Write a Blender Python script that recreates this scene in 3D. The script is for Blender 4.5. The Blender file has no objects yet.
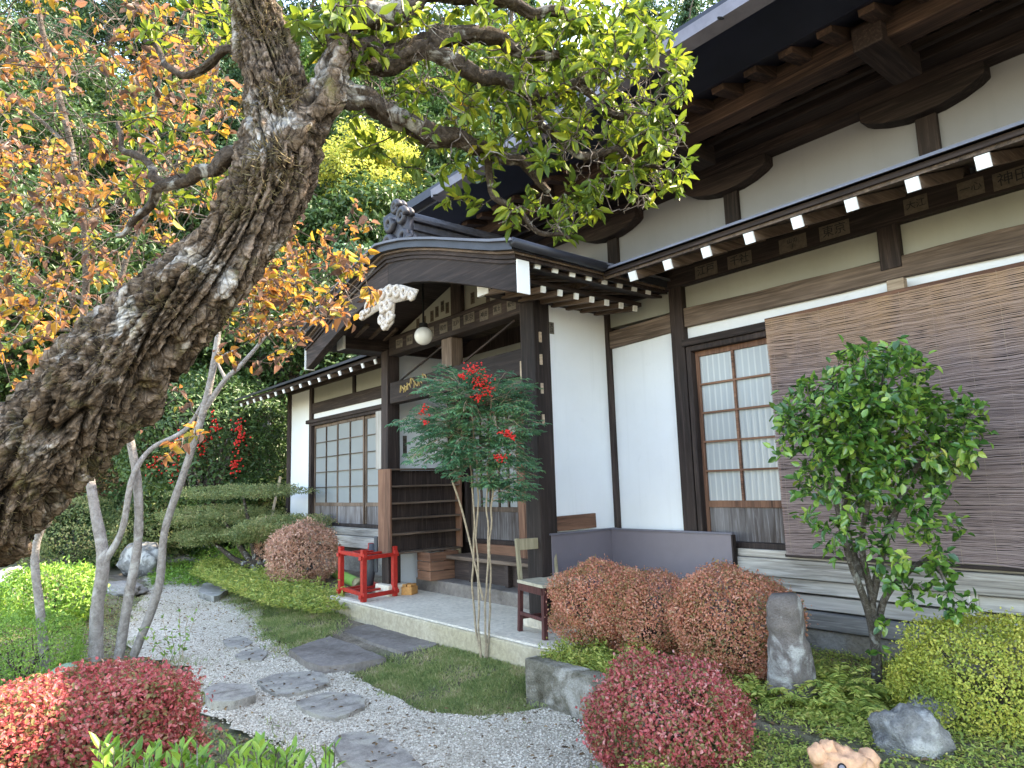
import bpy, bmesh, math, random
import numpy as np
from mathutils import Vector, Matrix, noise as mn
random.seed(7); RNG = np.random.default_rng(7)
SC = bpy.context.scene; COL = SC.collection

# ------------------------------------------------------------------ camera
YAW, PITCH, ROLL, FPX = 0.88123, 0.14455, -0.03107, 689.6
def _cam():
    cy, sy, cp, sp, cr, sr = math.cos(YAW), math.sin(YAW), math.cos(PITCH), math.sin(PITCH), math.cos(ROLL), math.sin(ROLL)
    F = np.array([-sy*cp, cy*cp, sp]); r = np.array([cy, sy, 0]); u = np.cross(r, F)
    return np.array([cr*r+sr*u, -sr*r+cr*u, -F])
CM = _cam(); CAMP = np.array([0, 0, 1.6])
cd = bpy.data.cameras.new('camera'); cam = bpy.data.objects.new('camera', cd); COL.objects.link(cam)
m = Matrix.Identity(4)
for i in range(3):
    for j in range(3): m[j][i] = CM[i][j]
m[0][3], m[1][3], m[2][3] = CAMP
cam.matrix_world = m
cd.sensor_width = 36; cd.lens = FPX*36/1024; cd.clip_start = .05; cd.clip_end = 500
SC.camera = cam

# ------------------------------------------------------------------ light
SUN_EL, SUN_DIR = math.radians(47), (0.42, 0.91)          # where the sun stands: behind the hall, to the right
w = bpy.data.worlds.new('World'); SC.world = w; w.use_nodes = True
nt = w.node_tree; bg = nt.nodes['Background']
sky = nt.nodes.new('ShaderNodeTexSky'); sky.sky_type = 'NISHITA'; sky.sun_disc = False
sky.sun_elevation = SUN_EL; sky.sun_rotation = math.atan2(SUN_DIR[0], SUN_DIR[1]); sky.altitude = 300
sky.air_density = 1.0; sky.dust_density = 1.2; sky.ozone_density = 1.2
nt.links.new(sky.outputs[0], bg.inputs[0]); bg.inputs[1].default_value = 0.15
sd = bpy.data.lights.new('sun', 'SUN'); sd.energy = 2.0; sd.angle = math.radians(.55); sd.color = (1, .94, .85)
so = bpy.data.objects.new('sun', sd); COL.objects.link(so)
v = Vector((SUN_DIR[0]*math.cos(SUN_EL), SUN_DIR[1]*math.cos(SUN_EL), math.sin(SUN_EL)))
so.rotation_euler = v.to_track_quat('Z', 'Y').to_euler(); so.location = (5, 10, 20)
SC.view_settings.view_transform = 'Standard'; SC.view_settings.look = 'None'
SC.view_settings.gamma = 1; SC.view_settings.exposure = 3.22; SC.view_settings.use_white_balance = True; SC.view_settings.white_balance_temperature = 8100; SC.view_settings.use_curve_mapping = False

# ------------------------------------------------------------------ helpers
def ray(x, y): return CM.T @ np.array([(x-512)/FPX, -(y-384)/FPX, -1.])
def onz(x, y, z=0.): d = ray(x, y); return CAMP + d*(z-1.6)/d[2]
def ony(x, y, Y): d = ray(x, y); return CAMP + d*Y/d[1]
def onx(x, y, X): d = ray(x, y); return CAMP + d*X/d[0]
def dep(x, y, D): return CAMP + ray(x, y)*D

def tag(o, label=None, cat=None, group=None, kind=None):
    if label: o['label'] = label
    if cat: o['category'] = cat
    if group: o['group'] = group
    if kind: o['kind'] = kind
    return o
def thing(name, label, cat, loc=(0, 0, 0), rz=0, group=None):
    o = bpy.data.objects.new(name, None); COL.objects.link(o); o.empty_display_size = .2
    o.location = loc; o.rotation_euler = (0, 0, rz)
    return tag(o, label, cat, group)
class MB:
    def __init__(s): s.v = []; s.f = []
    def box(s, x0, x1, y0, y1, z0, z1, M=None):
        n = len(s.v)
        for z in (z0, z1):
            for (x, y) in ((x0, y0), (x1, y0), (x1, y1), (x0, y1)):
                p = Vector((x, y, z)); s.v.append(tuple(M @ p) if M else tuple(p))
        for q in ((3, 2, 1, 0), (4, 5, 6, 7), (0, 1, 5, 4), (1, 2, 6, 5), (2, 3, 7, 6), (3, 0, 4, 7)):
            s.f.append(tuple(n+i for i in q))
        return s
    def bar(s, a, b, wd, h, up=(0, 0, 1)):
        a, b = Vector(a), Vector(b); d = (b-a); L = d.length; d.normalize()
        r = d.cross(Vector(up)).normalized(); u = r.cross(d)
        M = Matrix((( r[0], d[0], u[0], a[0]), (r[1], d[1], u[1], a[1]), (r[2], d[2], u[2], a[2]), (0, 0, 0, 1)))
        return s.box(-wd/2, wd/2, 0, L, -h/2, h/2, M)
    def tube(s, pts, rad, seg=8, cap=True):
        pts = [Vector(p) for p in pts]; n0 = len(s.v)
        if not hasattr(rad, '__len__'): rad = [rad]*len(pts)
        ref = None
        for i, p in enumerate(pts):
            t = (pts[min(i+1, len(pts)-1)]-pts[max(i-1, 0)])
            if t.length < 1e-9: t = Vector((0, 0, 1))
            t.normalize()
            if ref is None:
                ref = t.orthogonal().normalized()
            ref = (ref - t*ref.dot(t)); 
            if ref.length < 1e-6: ref = t.orthogonal()
            ref.normalize(); b = t.cross(ref)
            for k in range(seg):
                a = 2*math.pi*k/seg
                s.v.append(tuple(p+(ref*math.cos(a)+b*math.sin(a))*rad[i]))
        for i in range(len(pts)-1):
            for k in range(seg):
                a = n0+i*seg+k; b2 = n0+i*seg+(k+1) % seg
                s.f.append((a, b2, b2+seg, a+seg))
        if cap:
            s.f.append(tuple(n0+k for k in range(seg))[::-1]); e = n0+(len(pts)-1)*seg
            s.f.append(tuple(e+k for k in range(seg)))
        return s
    def prism(s, poly, fn, d0, d1):           # poly: list of 2d pts, fn(u,v,d)->xyz
        n = len(s.v); k = len(poly)
        for d in (d0, d1):
            for (a, b) in poly: s.v.append(tuple(fn(a, b, d)))
        s.f.append(tuple(range(n, n+k))[::-1]); s.f.append(tuple(range(n+k, n+2*k)))
        for i in range(k):
            j = (i+1) % k; s.f.append((n+i, n+j, n+k+j, n+k+i))
        return s
    def build(s, name, mat, parent=None, bevel=0, smooth=False):
        me = bpy.data.meshes.new(name); me.from_pydata(s.v, [], s.f); me.materials.append(mat)
        bm = bmesh.new(); bm.from_mesh(me); bmesh.ops.recalc_face_normals(bm, faces=bm.faces); bm.to_mesh(me); bm.free()
        if smooth:
            me.polygons.foreach_set('use_smooth', [True]*len(me.polygons))
        o = bpy.data.objects.new(name, me); COL.objects.link(o)
        if parent is not None:
            o.parent = parent
            # geometry is given in world coordinates: bring it into the parent's frame
            o.matrix_parent_inverse = (Matrix.Translation(parent.location) @ parent.rotation_euler.to_matrix().to_4x4()).inverted() if parent.type == 'EMPTY' else Matrix.Identity(4)
            if parent.type != 'EMPTY': o.matrix_parent_inverse = Matrix.Identity(4)
        if bevel:
            b = o.modifiers.new('bevel', 'BEVEL'); b.width = bevel; b.segments = 2; b.limit_method = 'ANGLE'; b.angle_limit = math.radians(40)
        return o
def B(*a): return MB().box(*a)

def fast_mesh(name, V, F, mat, parent=None, k=4, smooth=False):
    me = bpy.data.meshes.new(name); V = np.asarray(V, np.float32); F = np.asarray(F, np.int32)
    me.vertices.add(len(V)); me.vertices.foreach_set('co', V.ravel())
    me.loops.add(F.size); me.loops.foreach_set('vertex_index', F.ravel())
    me.polygons.add(len(F)); me.polygons.foreach_set('loop_start', np.arange(0, F.size, k, dtype=np.int32))
    me.polygons.foreach_set('loop_total', np.full(len(F), k, np.int32))
    me.update(calc_edges=True); me.validate(); me.materials.append(mat)
    if smooth: me.polygons.foreach_set('use_smooth', [True]*len(F))
    o = bpy.data.objects.new(name, me); COL.objects.link(o)
    if parent is not None:
        o.parent = parent
        o.matrix_parent_inverse = (Matrix.Translation(parent.location) @ parent.rotation_euler.to_matrix().to_4x4()).inverted() if parent.type == 'EMPTY' else Matrix.Identity(4)
    return o
def nrm(a): return a/np.maximum(np.linalg.norm(a, axis=-1, keepdims=True), 1e-9)
def leaf_arrays(P, D, N, L, W, fold=.25, droop=.15):
    n = len(P); D = nrm(D); S = nrm(np.cross(D, N)); N = np.cross(S, D)
    L = np.broadcast_to(np.asarray(L, float).reshape(-1, 1), (n, 1)); W = np.broadcast_to(np.asarray(W, float).reshape(-1, 1), (n, 1))
    v = np.empty((n, 6, 3))
    v[:, 0] = P
    v[:, 1] = P+D*L*.33+S*W*.5+N*W*fold
    v[:, 2] = P+D*L*.7+S*W*.4+N*(W*fold-L*droop*.4)
    v[:, 3] = P+D*L-N*L*droop
    v[:, 4] = P+D*L*.7-S*W*.4+N*(W*fold-L*droop*.4)
    v[:, 5] = P+D*L*.33-S*W*.5+N*W*fold
    b = (np.arange(n)*6)[:, None]
    f = np.concatenate([b+np.array([0, 1, 2, 3]), b+np.array([0, 3, 4, 5])], 1).reshape(-1, 4)
    return v.reshape(-1, 3), f
def leaves(name, P, D, N, L, W, mat, parent=None, **k):
    v, f = leaf_arrays(P, D, N, L, W, **k); return fast_mesh(name, v, f, mat, parent)
def rnd_unit(n): return nrm(RNG.normal(size=(n, 3)))

# ------------------------------------------------------------------ materials
def mat(name):
    m = bpy.data.materials.new(name); m.use_nodes = True; nt = m.node_tree
    return m, nt, nt.nodes['Principled BSDF']
def nd(nt, t, **k):
    n = nt.nodes.new(t)
    for a, b in k.items():
        if a in n.inputs.keys() if isinstance(a, str) else False: n.inputs[a].default_value = b
        else: setattr(n, a, b)
    return n
def ramp(nt, stops, interp='LINEAR'):
    r = nt.nodes.new('ShaderNodeValToRGB'); r.color_ramp.interpolation = interp
    while len(r.color_ramp.elements) < len(stops): r.color_ramp.elements.new(.5)
    for e, (p, c) in zip(r.color_ramp.elements, stops): e.position = p; e.color = (*c, 1)
    return r
def coords(nt, scale=(1, 1, 1), kind='Object'):
    tc = nt.nodes.new('ShaderNodeTexCoord'); mp = nt.nodes.new('ShaderNodeMapping'); mp.inputs['Scale'].default_value = scale
    nt.links.new(tc.outputs[kind], mp.inputs[0]); return mp.outputs[0]
def noise_n(nt, vec, scale, detail=4, rough=.6, dist=0):
    n = nt.nodes.new('ShaderNodeTexNoise'); n.inputs['Scale'].default_value = scale; n.inputs['Detail'].default_value = detail
    n.inputs['Roughness'].default_value = rough; n.inputs['Distortion'].default_value = dist
    nt.links.new(vec, n.inputs['Vector']); return n
def bump(nt, bs, h, strength=.4, dist=.01):
    b = nt.nodes.new('ShaderNodeBump'); b.inputs['Strength'].default_value = strength; b.inputs['Distance'].default_value = dist
    nt.links.new(h, b.inputs['Height']); nt.links.new(b.outputs[0], bs.inputs['Normal']); return b
def mixc(nt, fac, a, b, mode='MIX'):
    x = nt.nodes.new('ShaderNodeMix'); x.data_type = 'RGBA'; x.blend_type = mode
    for i, s in ((0, fac), (6, a), (7, b)):
        if isinstance(s, (int, float)): x.inputs[i].default_value = s
        elif isinstance(s, tuple): x.inputs[i].default_value = (*s, 1)
        else: nt.links.new(s, x.inputs[i])
    return x.outputs[2]

def wood(name, dark, mid, light, axis='x', rough=.75, scale=1., worn=.5, spec=.3):
    m, nt, bs = mat(name)
    s = {'x': (1.2, 26, 26), 'y': (26, 1.2, 26), 'z': (26, 26, 1.2)}[axis]
    v = coords(nt, tuple(a*scale for a in s))
    g = noise_n(nt, v, 1.6, 6, .65, .6)
    r = ramp(nt, [(.3, dark), (.52, mid), (.75, light)]); nt.links.new(g.outputs[0], r.inputs[0])
    v2 = coords(nt, tuple({'x': (.6, 2.4, 2.4), 'y': (2.4, .6, 2.4), 'z': (2.4, 2.4, .6)}[axis]))
    g2 = noise_n(nt, v2, 1.3, 4, .6)
    r2 = ramp(nt, [(.42, (0, 0, 0)), (.72, (worn, worn, worn))]); nt.links.new(g2.outputs[0], r2.inputs[0])
    c = mixc(nt, r2.outputs[0], r.outputs[0], tuple(min(1, x*1.25) for x in light))
    info = nt.nodes.new('ShaderNodeObjectInfo'); hs = nt.nodes.new('ShaderNodeHueSaturation')
    mr = nt.nodes.new('ShaderNodeMapRange'); mr.inputs[3].default_value = .75; mr.inputs[4].default_value = 1.25
    nt.links.new(info.outputs['Random'], mr.inputs[0]); nt.links.new(mr.outputs[0], hs.inputs['Value']); nt.links.new(c, hs.inputs['Color'])
    nt.links.new(hs.outputs[0], bs.inputs['Base Color']); bs.inputs['Roughness'].default_value = rough
    bs.inputs['Specular IOR Level'].default_value = spec
    bump(nt, bs, g.outputs[0], .5, .006)
    return m
W = {}
for ax in 'xyz':
    W['dark'+ax] = wood('dark_timber_'+ax, (.009, .006, .0055), (.024, .016, .0145), (.075, .052, .046), ax, worn=.35)
    W['mid'+ax] = wood('brown_timber_'+ax, (.03, .02, .015), (.10, .068, .05), (.22, .16, .125), ax)
    W['grey'+ax] = wood('weathered_timber_'+ax, (.10, .085, .07), (.33, .295, .26), (.60, .56, .51), ax, rough=.85)
    W['red'+ax] = wood('reddish_timber_'+ax, (.04, .02, .013), (.13, .062, .04), (.26, .135, .085), ax)
for ax in 'xy': W['eave'+ax] = wood('smoky_brown_timber_'+ax, (.014, .009, .007), (.05, .03, .024), (.15, .09, .065), ax)
W['board'] = wood('pale_board', (.2, .14, .09), (.38, .28, .2), (.5, .4, .3), 'x')

def plaster(name, c, dirt=.25):
    m, nt, bs = mat(name); v = coords(nt)
    a = noise_n(nt, v, .9, 6, .6); b = noise_n(nt, v, 60, 3, .6)
    r = ramp(nt, [(.35, tuple(x*(1-dirt) for x in c)), (.6, c)]); nt.links.new(a.outputs[0], r.inputs[0])
    vs = coords(nt, (14, 14, .5)); st = noise_n(nt, vs, 1, 4, .6)
    r2 = ramp(nt, [(.55, (0, 0, 0)), (.85, (.35, .35, .35))]); nt.links.new(st.outputs[0], r2.inputs[0])
    cc = mixc(nt, r2.outputs[0], r.outputs[0], tuple(x*.78 for x in c))
    ck = noise_n(nt, v, 3.5, 8, .75, 1.2); r3 = ramp(nt, [(.60, (0, 0, 0)), (.80, (.4, .4, .4))]); nt.links.new(ck.outputs[0], r3.inputs[0])
    cc = mixc(nt, r3.outputs[0], cc, tuple(x*.7 for x in c))
    nt.links.new(cc, bs.inputs['Base Color']); bs.inputs['Roughness'].default_value = .9; bs.inputs['Specular IOR Level'].default_value = .15
    bump(nt, bs, b.outputs[0], .15, .003); return m
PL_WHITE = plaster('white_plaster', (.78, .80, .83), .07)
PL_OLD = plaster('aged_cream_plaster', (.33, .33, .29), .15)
PL_UP = plaster('shade_darkened_plaster', (.27, .27, .285), .10)  # plaster colour darkened to carry the deep shade under the upper eaves
WHITE, nt, bs = mat('white_paint'); bs.inputs['Base Color'].default_value = (.8, .8, .78, 1); bs.inputs['Roughness'].default_value = .7

def simple(name, c, rough=.6, metal=0, var=.2, ns=8, bs_=.2, spec=.4):
    m, nt, bs = mat(name); v = coords(nt); a = noise_n(nt, v, ns, 6, .65)
    r = ramp(nt, [(.3, tuple(x*(1-var) for x in c)), (.7, tuple(min(1, x*(1+var)) for x in c))]); nt.links.new(a.outputs[0], r.inputs[0])
    nt.links.new(r.outputs[0], bs.inputs['Base Color']); bs.inputs['Roughness'].default_value = rough; bs.inputs['Metallic'].default_value = metal
    bs.inputs['Specular IOR Level'].default_value = spec
    bump(nt, bs, a.outputs[0], bs_, .01); return m
M_ROOF = simple('dark_sheet_metal_roof', (.035, .036, .045), .45, .3, .3, 3)
M_ROOFL = simple('pale_sheet_metal_roof', (.12, .12, .14), .5, .3, .2, 2)
M_SOFFIT = simple('navy_painted_metal_soffit', (.016, .018, .032), .5, 0, .25, 2)
M_GUT = simple('galvanised_gutter', (.15, .145, .18), .5, .2, .2, 6)
M_TILE = simple('grey_roof_tile', (.045, .043, .05), .5, .1, .35, 12)
M_SCREEN = simple('grey_purple_metal_sheet', (.17, .15, .175), .45, .2, .12, 1.5, .05)
M_REDP = simple('red_painted_wood', (.42, .022, .015), .5, 0, .25, 20, .2)
M_BLOCK = simple('orange_brick', (.55, .27, .09), .85, 0, .25, 25, .4)
M_BRASS = simple('gold_lettering', (.42, .30, .12), .5, .3, .2, 20)
M_BLACK = simple('black_hole', (.01, .01, .01), .9)
M_PIPE = simple('blue_grey_drain_pipe', (.04, .045, .055), .55, 0, .2, 10)
M_CUT = simple('bamboo_cut_end', (.45, .38, .22), .7)
M_BAMB = simple('green_bamboo', (.16, .30, .06), .45, 0, .3, 14)
M_CARVE = simple('pale_carved_wood', (.55, .48, .42), .8, 0, .35, 40, .8)
M_INK = simple('ink', (.02, .018, .018), .8)
M_PAPERD = simple('aged_paper_slip', (.10, .08, .062), .9, 0, .3, 30)
M_PAPERL = simple('pale_paper_slip', (.13, .11, .09), .9, 0, .3, 30)
M_SEAT = simple('worn_pale_seat', (.42, .37, .28), .7, 0, .25, 14)
M_BERRY = simple('red_berry', (.60, .02, .015), .35, 0, .3, 40, .1)
M_TERRA = simple('salmon_terracotta', (.58, .32, .19), .7, 0, .45, 14, .5)

m, nt, bs = mat('globe_glass'); GLOBE = m
bs.inputs['Base Color'].default_value = (.75, .73, .68, 1); bs.inputs['Roughness'].default_value = .25

def ribbed(name, c1, c2, s, axis=0):
    m, nt, bs = mat(name); v = coords(nt)
    w_ = nt.nodes.new('ShaderNodeTexWave'); w_.inputs['Scale'].default_value = s; w_.inputs['Distortion'].default_value = .6; w_.inputs['Detail'].default_value = 2
    w_.inputs['Detail Scale'].default_value = .6
    nt.links.new(v, w_.inputs[0])
    n = noise_n(nt, coords(nt, (1.5, 1.5, .7)), 2, 3)
    r = ramp(nt, [(.0, c1), (.75, c1), (1, c2)]); nt.links.new(w_.outputs[1], r.inputs[0])
    c = mixc(nt, n.outputs[0], r.outputs[0], tuple(x*.82 for x in c1))
    nt.links.new(c, bs.inputs['Base Color']); bs.inputs['Roughness'].default_value = .28; bs.inputs['Specular IOR Level'].default_value = .5
    bump(nt, bs, w_.outputs[1], .3, .004); return m
GLASS = ribbed('ribbed_frosted_glass', (.33, .36, .38), (.55, .56, .55), 5.2)
GLASS2 = ribbed('frosted_window_glass', (.28, .30, .31), (.36, .38, .385), 9)

def stone(name, c, c2, s=6, lich=None, rough=.85, bs_=.6):
    m, nt, bs = mat(name); v = coords(nt)
    a = noise_n(nt, v, s, 8, .7); b = noise_n(nt, v, s*.35, 5, .6, .5); d = noise_n(nt, v, s*9, 3, .7)
    r = ramp(nt, [(.3, c), (.7, c2)]); nt.links.new(a.outputs[0], r.inputs[0]); col = r.outputs[0]
    if lich:
        r2 = ramp(nt, [(.50, (0, 0, 0)), (.60, (1, 1, 1))]); nt.links.new(b.outputs[0], r2.inputs[0])
        col = mixc(nt, r2.outputs[0], col, lich)
    r3 = ramp(nt, [(.3, (.6, .6, .6)), (.7, (1.2, 1.2, 1.2))]); nt.links.new(d.outputs[0], r3.inputs[0])
    col = mixc(nt, .6, col, r3.outputs[0], 'MULTIPLY')
    nt.links.new(col, bs.inputs['Base Color']); bs.inputs['Roughness'].default_value = rough; bs.inputs['Specular IOR Level'].default_value = .25
    ad = nt.nodes.new('ShaderNodeMath'); ad.operation = 'ADD'; nt.links.new(a.outputs[0], ad.inputs[0]); nt.links.new(d.outputs[0], ad.inputs[1])
    bump(nt, bs, ad.outputs[0], bs_, .02); return m
S_STEP = stone('grey_stepping_stone', (.17, .15, .13), (.42, .385, .34), 12, (.40, .37, .31))
S_SLAB = stone('dark_slate_slab', (.10, .082, .07), (.27, .235, .21), 2.5)
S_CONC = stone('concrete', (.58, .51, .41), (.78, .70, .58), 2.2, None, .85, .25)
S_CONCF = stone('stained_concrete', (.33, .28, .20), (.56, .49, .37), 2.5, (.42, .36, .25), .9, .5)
S_BLOCK = stone('mossy_concrete_block', (.06, .05, .03), (.34, .31, .25), 7, (.48, .45, .40), .9, 1.)
S_POST = stone('lichened_stone_pillar', (.13, .11, .10), (.27, .23, .21), 13, (.50, .48, .45), .9, .9)
S_ROCK = stone('pale_lichened_rock', (.12, .115, .11), (.40, .385, .36), 11, (.56, .54, .50), .9, 1.)
S_ROCK2 = stone('garden_rock', (.12, .11, .10), (.33, .31, .28), 4, (.38, .37, .34), .9, .8)
S_FOUND = stone('foundation_stone', (.14, .125, .11), (.33, .31, .28), 4, (.24, .2, .15), .9, .6)

def leafmat(name, stops, trans=.3, rough=.45, clump=.35, cs=4, spec=.4, sat=1.):
    m, nt, bs = mat(name); g = nt.nodes.new('ShaderNodeNewGeometry')
    n = noise_n(nt, coords(nt), cs, 3, .6)
    mr = nt.nodes.new('ShaderNodeMapRange'); mr.inputs[1].default_value = .3; mr.inputs[2].default_value = .7
    nt.links.new(n.outputs[0], mr.inputs[0])
    mx = nt.nodes.new('ShaderNodeMix'); mx.inputs[0].default_value = clump
    nt.links.new(g.outputs['Random Per Island'], mx.inputs[2]); nt.links.new(mr.outputs[0], mx.inputs[3])
    r = ramp(nt, stops); nt.links.new(mx.outputs[0], r.inputs[0])
    nt.links.new(r.outputs[0], bs.inputs['Base Color']); bs.inputs['Roughness'].default_value = rough; bs.inputs['Specular IOR Level'].default_value = spec
    tr = nt.nodes.new('ShaderNodeBsdfTranslucent'); nt.links.new(r.outputs[0], tr.inputs[0])
    ms = nt.nodes.new('ShaderNodeMixShader'); ms.inputs[0].default_value = trans
    nt.links.new(bs.outputs[0], ms.inputs[1]); nt.links.new(tr.outputs[0], ms.inputs[2])
    nt.links.new(ms.outputs[0], nt.nodes['Material Output'].inputs[0]); return m
L_TOP = leafmat('yellow_green_leaf', [(0, (.03, .06, .012)), (.35, (.09, .15, .02)), (.65, (.21, .28, .03)), (.9, (.42, .43, .05)), (.97, (.34, .18, .03)), (1, (.18, .07, .025))], .45, .4, .35, 2.5)
L_OR = leafmat('orange_autumn_leaf', [(0, (.06, .035, .025)), (.25, (.16, .09, .06)), (.38, (.32, .17, .12)), (.5, (.42, .16, .05)), (.64, (.54, .26, .04)), (.78, (.46, .32, .045)), (.89, (.22, .26, .04)), (1, (.08, .14, .03))], .45, .5, .2, 1.2)
L_RED = leafmat('crimson_azalea_leaf', [(0, (.09, .13, .04)), (.27, (.30, .25, .10)), (.4, (.42, .12, .09)), (.58, (.56, .10, .11)), (.76, (.66, .20, .20)), (.9, (.74, .40, .35)), (1, (.50, .40, .16))], .4, .45, .3, 6)
L_RUST = leafmat('rusty_azalea_leaf', [(0, (.14, .18, .07)), (.22, (.36, .28, .12)), (.45, (.58, .22, .13)), (.7, (.72, .32, .22)), (.88, (.78, .46, .34)), (.95, (.74, .55, .28)), (1, (.72, .12, .09))], .4, .5, .35, 5)
L_RUSTG = leafmat('faded_azalea_leaf', [(0, (.18, .20, .09)), (.3, (.50, .28, .19)), (.6, (.68, .38, .28)), (.85, (.75, .52, .38)), (1, (.48, .50, .18))], .35, .5, .45, 5)
L_YG = leafmat('yellow_green_azalea_leaf', [(0, (.14, .20, .04)), (.35, (.38, .44, .08)), (.7, (.64, .60, .12)), (.9, (.80, .70, .18)), (1, (.6, .36, .12))], .4, .45, .5, 3)
L_CAM = leafmat('glossy_camellia_leaf', [(0, (.02, .06, .018)), (.4, (.06, .16, .035)), (.72, (.20, .36, .06)), (.93, (.42, .50, .10)), (1, (.55, .50, .12))], .3, .18, .4, 4, .7)
L_NAN = leafmat('blue_green_nandina_leaf', [(0, (.05, .14, .08)), (.45, (.11, .28, .16)), (.8, (.22, .42, .18)), (1, (.45, .45, .2))], .4, .45, .5, 3)
L_DARK = leafmat('dark_evergreen_leaf', [(0, (.022, .05, .016)), (.5, (.055, .11, .032)), (.85, (.10, .17, .045)), (1, (.19, .24, .06))], .2, .45, .4, .8)
L_BRT = leafmat('sunny_broadleaf', [(0, (.03, .075, .02)), (.4, (.07, .15, .035)), (.75, (.14, .23, .05)), (1, (.28, .33, .07))], .3, .5, .5, .5)
L_CED = leafmat('blue_green_cedar_needle', [(0, (.025, .06, .03)), (.5, (.06, .14, .07)), (1, (.14, .22, .09))], .15, .5, .5, .8)
L_BRN = leafmat('dry_brown_leaf', [(0, (.05, .035, .025)), (.4, (.14, .09, .05)), (.75, (.25, .15, .07)), (1, (.38, .22, .06))], .25, .7, .3, 1)
L_YEW = leafmat('olive_topiary_leaf', [(0, (.08, .12, .04)), (.4, (.19, .25, .09)), (.75, (.38, .36, .15)), (1, (.56, .40, .24))], .3, .5, .5, 2)
L_FERN = leafmat('yellow_green_fern', [(0, (.12, .19, .05)), (.35, (.28, .37, .08)), (.7, (.52, .54, .13)), (.9, (.66, .58, .18)), (1, (.5, .34, .14))], .4, .5, .35, 6)
L_GRN = leafmat('bright_green_leaf', [(0, (.06, .15, .03)), (.5, (.18, .34, .05)), (1, (.36, .50, .09))], .3, .4, .5, 4)
L_GRASS = leafmat('short_grass', [(0, (.12, .17, .06)), (.35, (.24, .32, .11)), (.65, (.42, .44, .18)), (.85, (.58, .48, .30)), (1, (.62, .52, .38))], .45, .6, .55, 4)
L_BERRY = leafmat('berry_red_cluster', [(0, (.35, .01, .01)), (1, (.75, .05, .03))], .1, .3, .2, 3)

def bark(name, dark, mid, light, s=1., lichen=(.45, .44, .41), amt=.56, moss=None, plates=.0):
    m, nt, bs = mat(name); v = coords(nt)
    a = noise_n(nt, v, 22*s, 8, .7, .8); b = noise_n(nt, v, 5*s, 6, .65, .6); c = noise_n(nt, v, 90*s, 4, .6)
    r = ramp(nt, [(.3, dark), (.5, mid), (.72, light)]); nt.links.new(a.outputs[0], r.inputs[0])
    r2 = ramp(nt, [(amt, (0, 0, 0)), (amt+.1, (.75, .75, .75))]); nt.links.new(b.outputs[0], r2.inputs[0])
    col = mixc(nt, r2.outputs[0], r.outputs[0], lichen)
    nt.links.new(col, bs.inputs['Base Color']); bs.inputs['Roughness'].default_value = .9; bs.inputs['Specular IOR Level'].default_value = .2
    ad = nt.nodes.new('ShaderNodeMath'); ad.operation = 'ADD'; nt.links.new(a.outputs[0], ad.inputs[0]); nt.links.new(c.outputs[0], ad.inputs[1])
    vo = nt.nodes.new('ShaderNodeTexVoronoi'); vo.feature = 'DISTANCE_TO_EDGE'; vo.inputs['Scale'].default_value = 26*s; nt.links.new(coords(nt, (1, 1, .55)), vo.inputs[0])
    cr = ramp(nt, [(0, (.25, .22, .2)), (.10, (1, 1, 1))]); nt.links.new(vo.outputs[0], cr.inputs[0])
    col = mixc(nt, plates, col, cr.outputs[0], 'MULTIPLY')
    d = noise_n(nt, v, 9*s, 7, .75); r4 = ramp(nt, [(.54, (0, 0, 0)), (.66, (.8, .8, .8))]); nt.links.new(d.outputs[0], r4.inputs[0])
    col = mixc(nt, r4.outputs[0], col, moss) if moss else col
    nt.links.new(col, bs.inputs['Base Color'])
    ad2 = nt.nodes.new('ShaderNodeMath'); ad2.operation = 'MULTIPLY_ADD'; ad2.inputs[1].default_value = plates*1.4; nt.links.new(cr.outputs[0], ad2.inputs[0]); nt.links.new(ad.outputs[0], ad2.inputs[2])
    bump(nt, bs, ad2.outputs[0], 1., .012/s); return m
BARK = bark('gnarled_mossy_bark', (.022, .015, .010), (.11, .078, .055), (.27, .21, .17), 1., (.52, .49, .46), .56, (.10, .085, .035), .55)
def worn_ridges_dark_grooves(m, pale):  # pales the worn ridges and darkens the grooves by pointiness
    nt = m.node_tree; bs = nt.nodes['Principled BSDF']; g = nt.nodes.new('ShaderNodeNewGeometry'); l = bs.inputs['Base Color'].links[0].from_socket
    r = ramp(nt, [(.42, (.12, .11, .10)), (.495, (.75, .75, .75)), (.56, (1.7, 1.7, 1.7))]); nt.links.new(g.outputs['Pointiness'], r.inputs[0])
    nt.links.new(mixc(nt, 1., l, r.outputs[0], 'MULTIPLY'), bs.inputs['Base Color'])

BARKD = bark('dark_branch_bark', (.02, .015, .012), (.06, .045, .035), (.14, .11, .09), 2.)
BARKT = bark('lichened_twig_bark', (.03, .022, .018), (.11, .085, .07), (.30, .26, .23), 3.)
BARKG = bark('smooth_grey_bark', (.16, .14, .13), (.30, .27, .25), (.42, .39, .37), .8, (.5, .48, .46), .55)
BARKB = bark('forest_bark', (.04, .03, .025), (.10, .08, .065), (.22, .19, .16), .5)
BARKC = bark('camellia_bark', (.03, .024, .02), (.09, .075, .062), (.22, .20, .18), 2, (.42, .42, .4), .55)
BAMBOO = simple('nandina_cane', (.34, .27, .19), .7, 0, .35, 30, .6)

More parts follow.
